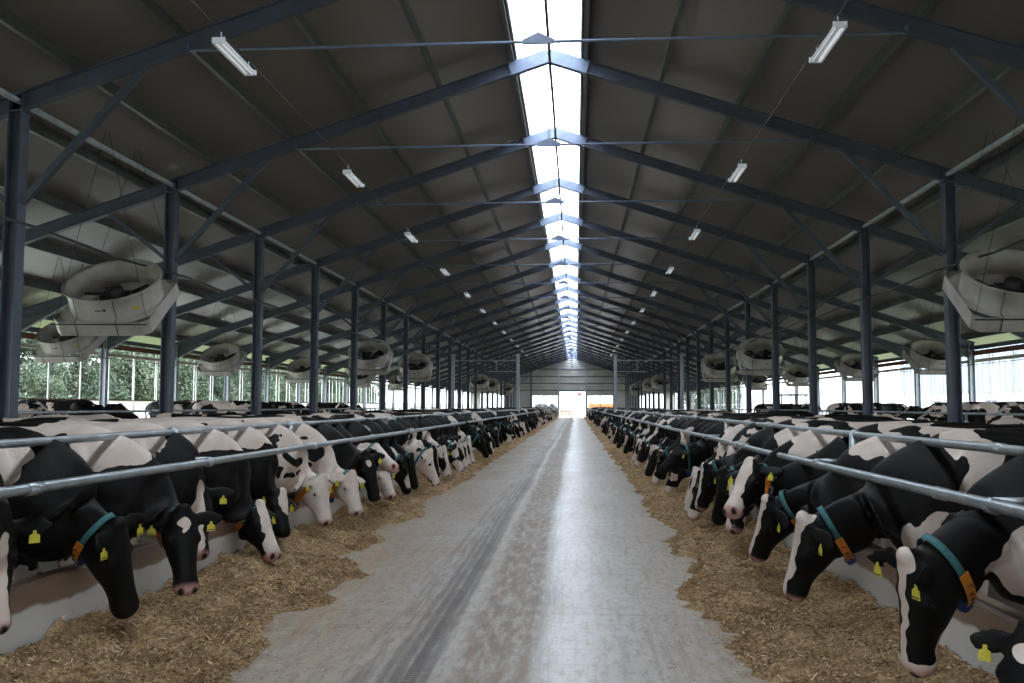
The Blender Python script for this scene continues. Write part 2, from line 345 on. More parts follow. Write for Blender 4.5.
# ------------------------------------------------------------------ floor, stalls, curb, ground
m = MB(); m.box((0, YM, -.1), (5.12, YL, .2)); struct(m.build('floor', M['floor']), 'smeared grey concrete feed alley with tyre tracks down the middle', 'floor')
for s in (-1, 1):
    m = MB(); m.box((s*8.65, YM, -.15), (11.9, YL, .3)); struct(m.build('floor_stalls', M['stall_floor']), 'dark concrete stall floor on the '+SIDE[s], 'floor')
    a, b = s*2.56, s*2.70
    m = MB(); m.prism([(a, 0), (b, 0), (b, .54), (a+s*.02, .55), (a, .535)], 'y', Y0, 124)
    struct(m.build('trim_1' if s < 0 else 'trim_2', M['curb']), 'low feed wall with brown stained top on the '+SIDE[s], 'feed wall')
m = MB(); m.box((-110, 70, -.15), (191, 400, .1)); m.box((22.5, 70, -.15), (16, 400, .1)); struct(m.build('ground_grass', M['grass']), 'green grass growing outside the open barn edges', 'field')
m = MB(); m.box((118, 70, -.15), (175, 400, .1)); m.box((0, 210, -.15), (29, 155, .1)); struct(m.build('ground_yard', M['yard']), 'pale concrete yard outside the far door and hall side', 'yard')

# ------------------------------------------------------------------ roof
roof = MB()
for s in (-1, 1):
    x0, x1 = s*.62, s*14.9
    z0, z1 = rz_(x0)+.20, rz_(x1)+.20
    roof.prism([(x0, z0), (x1, z1), (x1, z1+.1), (x0, z0+.1)], 'y', Y0, Y1)
ceil_ = struct(roof.build('ceiling', M['roof']), 'dark panelled barn roof sloping both ways from the ridge', 'ceiling')
for s in (-1, 1):
    for x in (.70, 2.12, 3.58, 5.07, 6.5, 7.9, 9.35, 10.8, 12.3, 13.75):
        m = MB(); z = rz_(x); h = .2
        P = [(s*(x-.035), z+.03), (s*(x-.035), z), (s*x+s*.0, z), (s*x, z+h-.02), (s*(x+.04), z+h-.02), (s*(x+.04), z+h), (s*(x-.01), z+h), (s*(x-.01), z+.015), (s*(x-.025), z+.015), (s*(x-.025), z+.03)]
        m.prism(P, 'y', Y0, Y1)
        m.box((s*(x+.012), YM, z+.008), (.06, YL, .012)); m.build('purlin', M['purlin'], ceil_)
    m = MB(); m.tube([(s*CX, Y0, rz_(CX)-.10), (s*CX, Y1, rz_(CX)-.10)], .045, 8); m.build('eaves_tie', M['galv'], ceil_)
    m = MB(); m.box((s*14.0, YM, 3.37), (.06, YL, .16)); struct(m.build('trim_3' if s < 0 else 'trim_4', M['brown_beam']), 'brown board under the eaves on the '+SIDE[s], 'board')
    m = MB(); m.box((s*14.0, YM, 3.55), (.05, YL, .14)); m.build('eaves_rail', M['purlin'], ceil_)
# ridge light
m = MB()
for s in (-1, 1): m.prism([(0, 8.86), (s*.72, 8.66), (s*.72, 8.67), (0, 8.87)], 'y', Y0, Y1)
win = struct(m.build('window_1', M['glazing']), 'bright translucent strip of glazing along the roof ridge', 'skylight')
m = MB()
for s in (-1, 1): m.box((s*.62, YM, 8.45), (.03, YL, .5))
m.build('upstand', M['white'], win)
m = MB(); y = Y0
while y < Y1:
    for s in (-1, 1): m.beam((0, y, 8.84), (s*.7, y, 8.645), .04, .03)
    y += 2.5
m.build('glazing_bar', M['lamp_white'], win)
m = MB(); pts = []
for i in range(-2, 24):
    y = 12.305+5*i; pts += [(0.02, y, 8.10), (0.03, y+2.5, 8.04)]
m.tube(pts, .028, 6); m.build('ridge_cable', M['wire'], win)

# ------------------------------------------------------------------ portal frames
def make_frame(y):
    root = empty('portal_frame', (0, y, 0)); SB = M['steel_blue']
    for s in (-1, 1):
        m = MB(); m.ibeam((s*CX, 0, 0.1), (s*CX, 0, rz_(CX)-.02), .2, .2, (1, 0, 0)); m.box((s*CX, 0, .12), (.32, .32, .03)); m.box((s*CX, 0, rz_(CX)-.26), (.24, .21, .02)); m.build('column', SB, root)
        m = MB(); m.ibeam((s*OX, 0, 0.1), (s*OX, 0, rz_(OX)-.05), .18, .18, (1, 0, 0)); m.box((s*OX, 0, .12), (.3, .3, .03)); m.build('column', M['steel_light'], root)
        dz = .12
        a = Vector((0, 0, ZR-dz)); b = Vector((s*(OX+.1), 0, rz_(OX+.1)-dz))
        m = MB(); m.ibeam(a, b, .13, .24)
        m.prism([(s*(OX-1.7), rz_(OX-1.7)-.22), (s*OX, rz_(OX)-.22), (s*OX, rz_(OX)-.62)], 'y', -.01, .01)
        m.beam((s*(OX-1.7), 0, rz_(OX-1.7)-.24), (s*OX, 0, rz_(OX)-.62), .13, .015)
        m.build('rafter', SB, root)
        m = MB(); m.beam((s*.02, 0, ZR-.12-.006), (s*.75, 0, rz_(.75)-.126), .15, .25); m.build('apex_plate', M['steel_apex'], root)
        m = MB(); m.beam((s*5.5, 0, rz_(5.5)-.23), (s*(CX-.1), 0, 4.38), .09, .09); m.build('knee_brace', SB, root)
        m = MB(); m.beam((s*8.62, 0, rz_(8.62)-.23), (s*(CX+.1), 0, 4.38), .06, .06); m.build('knee_brace', SB, root)
    m = MB(); m.tube([(-4.9, 0, 6.52), (4.9, 0, 6.52)], .022, 8)
    for s in (-1, 1): m.beam((s*4.9, 0, 6.52), (s*4.9, 0, 6.60), .03, .10, (0, 1, 0))
    m.build('tie_rod', M['steel_apex'], root)
    m = MB(); m.prism([(-.22, 6.49), (.22, 6.49), (.22, 6.55), (0, 6.65), (-.22, 6.55)], 'y', -.02, .02); m.build('gusset_plate', M['steel_apex'], root)
    m = MB(); m.tube([(0, 0, 6.6), (0, 0, ZR-.24)], .008, 6); m.build('hanger_rod', M['galv'], root)
    return root
fr = make_frame(FY[0])
for i, y in enumerate(FY):
    o = fr if i == 0 else copy_tree(fr)
    o.location = (0, y, 0)
    if i < 9: lab, g = 'blue grey steel portal frame with knee braces, %s from the camera' % ORD[i], 'steel portal frames'
    else: lab, g = 'small distant steel portal frame in the far half of the barn', 'distant portal frames'
    tag(o, lab, 'portal frame', g)

# gantry crossing the stalls halfway down
for s in (-1, 1):
    root = empty('gate_gantry', (0, 50.0, 0))
    for x in (2.63, 6.18):
        m = MB(); m.box((s*x, 0, 2.15 if x > 3 else 2.43), (.17, .17, 4.3 if x > 3 else 3.76)); m.box((s*x, 0, 4.31), (.3, .3, .03)); m.build('post', M['steel_light'], root)
    m = MB(); m.beam((s*2.63, 0, 4.0), (s*6.18, 0, 4.0), .06, .06); m.beam((s*2.63, 0, 3.4), (s*4.3, 0, 3.4), .05, .05); m.beam((s*3.8, 0, 3.4), (s*3.8, 0, 4.0), .05, .05, (1, 0, 0)); m.build('crossbar', M['galv'], root)
    tag(root, 'pale steel post and rail gantry over the stalls on the '+SIDE[s], 'gantry')

# sagging pipe and wires along the column lines
for s in (-1, 1):
    pts = [(s*7.05, Y0, 4.0)]
    for i in range(-1, 24): pts += [(s*7.05, 12.3+5*i-2.5, 3.97), (s*7.05, 12.3+5*i, 4.03)]
    m = MB(); m.tube(pts, .022, 6); tag(m.build('water_pipe', M['wire']), 'thin dark pipe running along the inner columns on the '+SIDE[s], 'pipe')

# ------------------------------------------------------------------ side walls, poles, end wall
for s in (-1, 1):
    m = MB(); hgt = 1.68 if s < 0 else .95
    (m.add([(-14.25, Y0, 0), (-14.25, Y1, 0), (-14.25, Y1, hgt), (-14.25, Y0, hgt)], [(0, 1, 2, 3)]) if s < 0 else m.box((s*14.25, YM, hgt/2), (.08, YL, hgt))); w = struct(m.build('wall_left' if s < 0 else 'wall_right', M['screen' if s < 0 else 'white']), 'low white screen along the open barn edge on the '+SIDE[s], 'wall')
    m = MB(); m.box((s*14.25, YM, hgt+.02), (.12, YL, .045)); m.build('wall_cap', M['brown_beam'] if s < 0 else M['galv'], w)
    if s > 0:
        for z in (1.25, 1.5, 1.72):
            m = MB(); m.tube([(14.3, Y0, z), (14.3, Y1, z)], .02, 6); m.build('rail', M['galv'], w)
    m = MB(); m.tube([(s*14.15, Y0, 3.12), (s*14.15, Y1, 3.12)], .06, 8); m.build('curtain_roll', M['white_plastic'], w)
    m = MB(); m.tube([(s*13.6, Y0, 2.95), (s*13.6, Y1, 2.93)], .012, 6); m.build('curtain_cable', M['wire'], w)
ip = MB().tube([(0, 0, .0), (0, 0, 3.32)], .022, 8).mesh('curtain_pole', M['lamp_white'])
k = 0
for s in (-1, 1):
    y = 18.0
    while y < 90:
        for dx, dy in ((14.1, 0), (14.45, .62)):
            o = bpy.data.objects.new('curtain_pole', ip); COL.objects.link(o); o.location = (s*dx, y+dy, 0)
            tag(o, 'thin pale upright curtain pole at the open edge on the '+SIDE[s], 'pole', 'curtain poles on the '+SIDE[s])
        y += 1.667
# end wall
def wall_with_holes(mb, y, th, x0, x1, ztop, holes):
    xs = sorted({x0, x1, 0}|{h[0] for h in holes}|{h[1] for h in holes})
    for a, b in zip(xs[:-1], xs[1:]):
        mid = (a+b)/2; zs = [0]
        for h in sorted(holes, key=lambda h: h[2]):
            if h[0] <= mid <= h[1]: zs += [h[2], h[3]]
        zs.append(None)
        for c, d in zip(zs[::2], zs[1::2]):
            if d is None: P = [(a, c), (b, c), (b, ztop(b)), (a, ztop(a))]
            else:
                if d-c < .01: continue
                P = [(a, c), (b, c), (b, d), (a, d)]
            mb.prism(P, 'y', y, y+th)
holes = [(-1.85, 1.85, 0, 3.55), (-5.7, -2.1, 1.25, 3.05), (2.15, 5.75, 1.25, 3.05), (-13.2, -9.6, 1.25, 3.3), (9.6, 13.2, 1.25, 3.3)]
m = MB(); wall_with_holes(m, Y1, .12, -14.6, 14.6, lambda x: rz_(x)+.2, holes)
ew = struct(m.build('wall_back', M['grey_clad']), 'grey clad gable wall at the far end with a wide doorway', 'wall')
for z in (3.75, 4.75, 5.75, 6.75):
    m = MB(); hw = min(14.3, (8.3-z)/SL); m.box((0, Y1-.06, z), (2*hw, .1, .12)); m.build('girt', M['purlin'], ew)
for x in (-5.9, -1.95, 1.95, 5.9, -9.4, 9.4):
    m = MB(); m.box((x, Y1-.1, rz_(x)/2), (.16, .18, rz_(x))); m.build('gable_post', M['steel_light'] if abs(x) < 2 else M['steel_blue'], ew)
for j, h in enumerate(holes[1:]):
    m = MB()
    for k_ in range(1, 2 if j < 2 else 4): x = h[0]+(h[1]-h[0])*k_/(2 if j < 2 else 4); m.box((x, Y1+.05, (h[2]+h[3])/2), (.16, .08, h[3]-h[2]))
    m.box(((h[0]+h[1])/2, Y1+.05, h[2]+.03), (h[1]-h[0], .1, .06)); m.box(((h[0]+h[1])/2, Y1+.05, h[3]-.03), (h[1]-h[0], .1, .06))
    struct(m.build('window_%d' % (j+2), M['steel_light']), ['open gable window on the tree side of the doorway', 'open gable window on the white hall side of the doorway', 'outer gable window beside the trees', 'outer gable window beside the white hall'][j], 'window')
m = MB(); wall_with_holes(m, Y0-.12, .12, -14.6, 14.6, lambda x: rz_(x)+.2, [(-2.0, 2.0, 0, 3.6)])
struct(m.build('wall_front', M['grey_clad']), 'grey clad gable wall behind the camera position', 'wall')

# ------------------------------------------------------------------ feed fence
def fence(s, y_start, y_end, ys, lab):
    root = empty('feed_fence', (s*2.63, y_start, .54))
    def loc(x, y, z): return (x-s*2.63, y-y_start, z-.54)
    def rail(x, z, r, nm):
        m = MB(); pts = []; y = y_start
        while y < y_end: pts.append(loc(x+random.uniform(-.012, .012), y, z+random.uniform(-.008, .008))); y += 3
        pts.append(loc(x, y_end, z)); m.tube(pts, r, 12)
        y = ys[0]+.6
        while y < min(y_end, 40): m.tube([loc(x, y-.06, z), loc(x, y+.06, z)], r*1.18, 12); y += 6
        m.build(nm, M['galv'], root)
    rail(s*2.70, 1.335, .026, 'top_rail'); rail(s*2.40, 1.10, .030, 'neck_rail')
    for y in ys:
        m = MB(); m.tube([loc(s*2.66, y, .55), loc(s*2.69, y, 1.36)], .036, 10); m.box(loc(s*2.66, y, .555), (.1, .16, .02)); p = m.build('post', M['galv'], root)
        m = MB(); m.tube([loc(s*2.68, y, 1.12), loc(s*2.40, y, 1.12)], .02, 8); m.tube([loc(s*2.40, y-.035, 1.10), loc(s*2.40, y+.035, 1.10)], .039, 12); m.tube([loc(s*2.70, y-.04, 1.335), loc(s*2.70, y+.04, 1.335)], .036, 12); m.build('bracket', M['galv'], p)
    tag(root, lab, 'fence')
fence(-1, 1.0, 74, [4.2+2.97*k for k in range(24)], 'galvanised two rail feed fence on the tree side, nearer stretch')
fence(1, 1.0, 74, [4.4+3.08*k for k in range(23)], 'galvanised two rail feed fence on the white hall side, nearer stretch')
fence(-1, 80, 123.5, [80.5+3*k for k in range(15)], 'galvanised feed fence on the tree side beyond the crossing gap')
fence(1, 80, 123.5, [80.5+3*k for k in range(15)], 'galvanised feed fence on the white hall side beyond the crossing gap')

# ------------------------------------------------------------------ feed piles
def vnoise(x, y, seed=0):
    def h(i, j): v = np.sin(i*127.1+j*311.7+seed*74.7)*43758.5453; return v-np.floor(v)
    i, j = np.floor(x), np.floor(y); fx, fy = x-i, y-j; fx = fx*fx*(3-2*fx); fy = fy*fy*(3-2*fy)
    return (h(i, j)*(1-fx)+h(i+1, j)*fx)*(1-fy)+(h(i, j+1)*(1-fx)+h(i+1, j+1)*fx)*fy
def feed_h(s, X, Y):
    near = np.clip((20-Y)/10, .35, 1)
    base = np.interp(Y, [5, 8, 11, 17, 40], [1.50, 1.58, 1.88, 1.80, 1.76]) if s < 0 else np.interp(Y, [5, 7, 9.5, 13, 40], [1.52, 1.46, 1.44, 1.62, 1.56])
    e = base+near*(.42*(vnoise(Y*.75, 0*Y, 3+s)-.5)+.34*(vnoise(Y*1.9, 0*Y+3, 5+s)-.5)+.20*(vnoise(Y*6, X*5, 7+s)-.5))+.08*(vnoise(Y*14, X*14, 8)-.5)
    d = X-e
    h = .26*(1-np.exp(-np.clip(d, 0, 9)/.45))-.25*np.clip(-d, 0, 1)
    h = h + np.clip(d, 0, .2)*5*(.085*(vnoise(X*3+9, Y*2.2, 11+s)-.5)+.085*(vnoise(X*7, Y*6, 13+s)-.5)+.05*(vnoise(X*17, Y*15, 17+s)-.5))
    bite = .07*np.exp(-((X-2.05)/.3)**2)*(.5+vnoise(Y*1.3, 0*Y, 21+s))
    return h-bite*np.clip(d, 0, .3)*3.3
for s in (-1, 1):
    ys = np.concatenate([np.arange(2, 14, .03), np.arange(14, 34, .07), np.arange(34, 124, .25)])
    xs = np.arange(1.05, 2.575, .03); XX, YY = np.meshgrid(xs, ys); H = feed_h(s, XX, YY)-.0
    H[:, 0] = -.1
    n, mm = XX.shape; vs = np.stack([s*XX, YY, H], -1).reshape(-1, 3); idx = np.arange(n*mm).reshape(n, mm)
    q = np.stack([idx[:-1, :-1], idx[:-1, 1:], idx[1:, 1:], idx[1:, :-1]], -1).reshape(-1, 4)
    hm = np.maximum.reduce([H[:-1, :-1], H[:-1, 1:], H[1:, 1:], H[1:, :-1]]).reshape(-1); q = q[hm > -.01]
    if s < 0: q = q[:, ::-1]
    me = bpy.data.meshes.new('feed'); me.from_pydata(vs.tolist(), [], q.tolist()); me.materials.append(M['feed']); me.polygons.foreach_set('use_smooth', [True]*len(me.polygons))
    o = bpy.data.objects.new('chopped_feed', me); COL.objects.link(o); tag(o, 'long heap of chopped brown feed along the fence on the '+SIDE[s], 'feed', kind='stuff')
    # loose stalks lying on and around the heap
    K = 75000; yy = 3.0+28*np.random.rand(K)**1.7; xx = 2.55-np.random.rand(K)*1.35
    sp_ = np.random.rand(K) < .13; xx[sp_] = 1.9-np.random.rand(sp_.sum())**1.5*1.0
    hh = np.maximum(feed_h(s, xx, yy), 0)
    keep = (feed_h(s, xx, yy) > -.01) | sp_
    xx, yy, hh = xx[keep], yy[keep], hh[keep]; K = len(xx)
    an = np.random.rand(K)*2*PI; ln = (.006+.017*np.random.rand(K)**2); wd = .001+.002*np.random.rand(K); tl = np.random.randn(K)*.35
    dx, dy, dz = np.cos(an)*ln, np.sin(an)*ln, np.sin(tl)*ln; px, py = -np.sin(an)*wd, np.cos(an)*wd
    flat = hh < .004; dz[flat] = 0
    c = np.stack([s*xx, yy, hh+.004+np.abs(dz)*.6], -1); D = np.stack([dx, dy, dz], -1); P_ = np.stack([px, py, wd*.8], -1); P_[flat, 2] = 0
    vs = np.stack([c-D-P_, c+D-P_, c+D+P_, c-D+P_], 1).reshape(-1, 3)
    q = np.arange(4*K).reshape(K, 4); me = bpy.data.meshes.new('straw'); me.from_pydata(vs.tolist(), [], q.tolist()); me.materials.append(M['straw'])
    o = bpy.data.objects.new('loose_straw', me); COL.objects.link(o); tag(o, 'loose pale stalks strewn over the feed heap on the '+SIDE[s], 'straw', kind='stuff')

# ------------------------------------------------------------------ cows
UP = Vector((0, 0, 1))
def sect(c, lat, v, rw, ru, rd, n=28, nar=.25, ex=.92):
    out = []
    for j in range(n):
        a = 2*PI*j/n; ca, sa = math.cos(a), math.sin(a)
        k = 1-nar*max(0, sa)**1.5
        x = rw*k*math.copysign(abs(ca)**ex, ca); y = (ru if sa > 0 else rd)*math.copysign(abs(sa)**ex, sa)
        out.append(c+lat*x+v*y)
    return out
def cow_shape(poll, muz, yaw=0.0, lift=.35, tail=0.0, earf=0.0, dip=-.12):
    """parts of one cow as closed pieces: returns MB, head frame and collar section. Cow faces +x, withers over x=0, back at 1.42 m."""
    poll, muz = Vector(poll), Vector(muz); m = MB(); LAT = Vector((0, 1, 0)); X = Vector((1, 0, 0))
    st = [(-1.66, 1.24, .05, .07, .10, 0), (-1.60, 1.20, .15, .14, .22, 0), (-1.48, 1.12, .235, .27, .34, .1), (-1.32, 1.08, .275, .33, .38, .25), (-1.15, 1.05, .30, .365, .42, .35), (-.95, 1.00, .335, .41, .45, .35),
          (-.70, .97, .37, .43, .47, .30), (-.45, .97, .375, .425, .46, .30), (-.22, 1.0, .34, .41, .44, .35), (-.04, 1.03, .30, .39, .42, .42), (.10, 1.00, .275, .385, .40, .42), (.24, .97, .245, .33, .365, .40), (.35, .92, .19, .26, .28, .3), (.43, .90, .10, .14, .15, 0)]
    m.rings([sect(Vector((x, 0, z)), LAT, UP, w, u, d, nar=nr) for x, z, w, u, d, nr in st])
    for s in (-1, 1):
        m.ellipsoid((-1.16, s*.225, 1.335), (.10, .055, .05)); m.ellipsoid((-1.54, s*.13, 1.25), (.06, .04, .05))       # hook and pin bones
        m.ellipsoid((-.08, s*.225, 1.08), (.17, .09, .29)); m.ellipsoid((-1.28, s*.20, .95), (.24, .12, .33)); m.ellipsoid((.20, s*.14, .82), (.16, .11, .18))
        m.tube([(-.06, s*.21, .98), (-.10, s*.205, .74), (-.05, s*.18, .56), (-.045, s*.17, .45), (-.05, s*.17, .30), (-.04, s*.17, .16), (-.02, s*.17, .07), (0, s*.17, .0)], [.13, .095, .068, .062, .042, .046, .058, .066], 14)
        m.tube([(-1.28, s*.21, 1.0), (-1.20, s*.215, .80), (-1.32, s*.19, .64), (-1.50, s*.17, .52), (-1.49, s*.17, .34), (-1.46, s*.17, .16), (-1.43, s*.17, .07), (-1.41, s*.17, .0)], [.17, .14, .10, .062, .045, .048, .058, .066], 14)
    m.ellipsoid((-1.13, 0, .60), (.20, .17, .15))
    for a in (-1, 1):
        for b in (-1, 1): m.tube([(-1.13+a*.07, b*.07, .52), (-1.13+a*.07, b*.07, .43)], [.02, .014], 8)
    m.tube([(-1.58, 0, 1.30), (-1.70, 0, 1.20), (-1.72, tail*.05, .9), (-1.70, tail*.12, .62), (-1.68, tail*.14, .50), (-1.68, tail*.14, .34)], [.05, .035, .025, .022, .045, .02], 10)
    # head frame
    a = (muz-poll); L = a.length; a.normalize(); fr_ = Vector((math.cos(yaw), math.sin(yaw), .35)); n = (fr_-a*fr_.dot(a)).normalized(); l = n.cross(a).normalized()*-1
    k = L/.55
    def hp(t, s_, d): return poll+a*t*k+l*s_+n*d
    # neck
    P0 = Vector((.12, 0, 1.02)); P3 = hp(.085, 0, -.115); dist = (P3-P0).length
    T0 = Vector((1, 0, dip)).normalized(); T3 = (n*.75+a*.60).normalized() if (muz.z < poll.z-.3) else (n*.15+a*.9).normalized()
    P1 = P0+T0*dist*lift; P2 = P3-T3*dist*.33
    RW = [.245, .215, .17, .14, .118, .105, .100]; RU = [.345, .30, .25, .205, .17, .145, .128]; RD = [.38, .38, .36, .325, .28, .235, .19]
    secs = []; NN = 14; col = None
    for i in range(NN+1):
        t = i/NN; p = P0*(1-t)**3+P1*3*t*(1-t)**2+P2*3*t*t*(1-t)+P3*t**3
        d = ((P1-P0)*(1-t)**2+(P2-P1)*2*t*(1-t)+(P3-P2)*t*t).normalized()
        la = (LAT*(1-t)+l*t); la = (la-d*la.dot(d)).normalized(); v = d.cross(la); v = v if v.z+v.x*.3 > 0 or True else -v
        if v.dot(UP*(1-t)+n*t*.2+UP*.3) < 0: v = -v
        q = t*6; i0 = min(int(q), 5); f = q-i0; g = lambda A: A[i0]*(1-f)+A[i0+1]*f
        secs.append(sect(p, la, v, g(RW), g(RU), g(RD), nar=.42*(1-t)+.15))
        if i == NN-2: col = (p.copy(), la.copy(), v.copy(), g(RW), g(RU), g(RD), d.copy())
    m.rings(secs)
    # head: t, half width, dorsal height, ventral depth
    hs = [(-.045, .05, .0, .10), (-.02, .085, .022, .15), (.03, .105, .028, .21), (.10, .116, .022, .265), (.16, .118, .018, .275), (.22, .105, .012, .255), (.29, .093, .010, .218), (.36, .080, .010, .175), (.42, .077, .012, .155), (.47, .086, .014, .15), (.515, .089, .008, .14), (.545, .072, -.008, .12), (.562, .038, -.03, .09)]
    m.rings([sect(hp(t, 0, -dd*.45), l, n, w, dd*.45+u, dd*.55, nar=.06, ex=.85) for t, w, u, dd in hs])
    Rh = Matrix((a, l, n)).transposed()
    m.ellipsoid(hp(-.03, 0, .0), (.05, .06, .045), Rh)
    for s in (-1, 1):
        m.ellipsoid(hp(.165, s*.093, -.045), (.045, .03, .035), Rh)     # brow
        m.ellipsoid(hp(.10, s*.075, -.17), (.10, .045, .09), Rh)       # jaw
        m.ellipsoid(hp(.515, s*.045, -.025), (.035, .026, .022), Rh)    # nostril wing
        eb = hp(.02, s*.085, -.055); et = hp(.035, s*(.30-.12*abs(earf)/.2), -.105+earf); rings = []
        for t, w_, th in ((0, .032, .024), (.2, .050, .021), (.45, .070, .018), (.7, .062, .016), (.9, .034, .016), (1, .014, .013)):
            c = eb.lerp(et, t)+n*(-.02*math.sin(t*PI)); rings.append([c+a*(w_*math.cos(2*PI*j/12))+n*(th*math.sin(2*PI*j/12))-a*.012*t for j in range(12)])
        m.rings(rings)
    return m, (poll, a, l, n, k, hp, Rh), col
def skin(mb, name, vox, it):
    me = mb.mesh(name, M['cow']); o = bpy.data.objects.new(name, me); COL.objects.link(o)
    r = o.modifiers.new('r', 'REMESH'); r.mode = 'VOXEL'; r.voxel_size = vox; r.use_smooth_shade = True
    sm = o.modifiers.new('s', 'SMOOTH'); sm.factor = .5; sm.iterations = it
    dg = bpy.context.evaluated_depsgraph_get(); out = bpy.data.meshes.new_from_object(o.evaluated_get(dg), depsgraph=dg)
    bpy.data.objects.remove(o); bpy.data.meshes.remove(me); out.name = name; return out
def paint(me, hf, base, patches, pinknose=True, wseed=0.0):
    poll, a, l, n, k, hp, Rh = hf; nv = len(me.vertices); co = np.empty(nv*3, np.float32); me.vertices.foreach_get('co', co); co = co.reshape(-1, 3).astype(float)
    rel = co-np.array(poll); H = np.stack([rel@np.array(a)/k, rel@np.array(l), rel@np.array(n)], 1)
    w = np.full(nv, float(base))
    # lower legs, belly and udder are usually white
    w = np.maximum(w, np.clip((.50-co[:, 2])*3, -9, .6)); w = np.where((np.abs(H[:, 0]) < .8) & (np.linalg.norm(H, axis=1) < .75) & (co[:, 0] > .35), base, w)
    def wv(P, f, a): x, y, z = P.T*f; return P+a*np.stack([np.sin(y*1.3+2.1*np.sin(z*.9+x*.4)+wseed)+.5*np.sin(y*3.1+z*2.3+x), np.sin(z*1.2+1.9*np.sin(x*1.1+wseed))+.5*np.sin(x*2.9+z*1.7), np.sin(x*1.25+2.3*np.sin(y*.8+z*.5+wseed))+.5*np.sin(x*2.7-y*3.3+z)], 1)
    Hw, Cw = wv(H, 24, .008), wv(co, 9, .035)
    for p in patches:
        Q = Hw if p[0] == 'h' else Cw; c = np.array(p[1:4]); r = np.array(p[4:7]); sg = p[7]
        d = 1-np.linalg.norm((Q-c)/r, axis=1); d = np.clip(d*2.2, -3, 1)
        w = np.maximum(w, d) if sg > 0 else np.minimum(w, -d)
    pk = np.zeros(nv)
    if pinknose: pk = np.maximum(pk, np.clip((H[:, 0]-.485)*30, 0, 1)*(np.abs(H[:, 1]) < .15)*(np.linalg.norm(H-np.array([.52, 0, -.05]), axis=1) < .14)*.85)
    pk = np.maximum(pk, (np.linalg.norm((co-np.array([-1.13, 0, .56]))/np.array([.22, .19, .18]), axis=1) < 1)*.8)
    dk = np.zeros(nv)
    for s in (-1, 1): dk = np.maximum(dk, np.clip((1.15-np.linalg.norm((H-np.array([.54, s*.045, -.025]))/np.array([.03, .022, .035]), axis=1))*3, 0, 1))
    dk = np.maximum(dk, (co[:, 2] < .065)*.8)
    for nm, arr in (('w', w), ('pink', pk), ('dark', dk)):
        at = me.attributes.new(nm, 'FLOAT', 'POINT'); at.data.foreach_set('value', arr.astype(np.float32))
COLLAR = 1.04
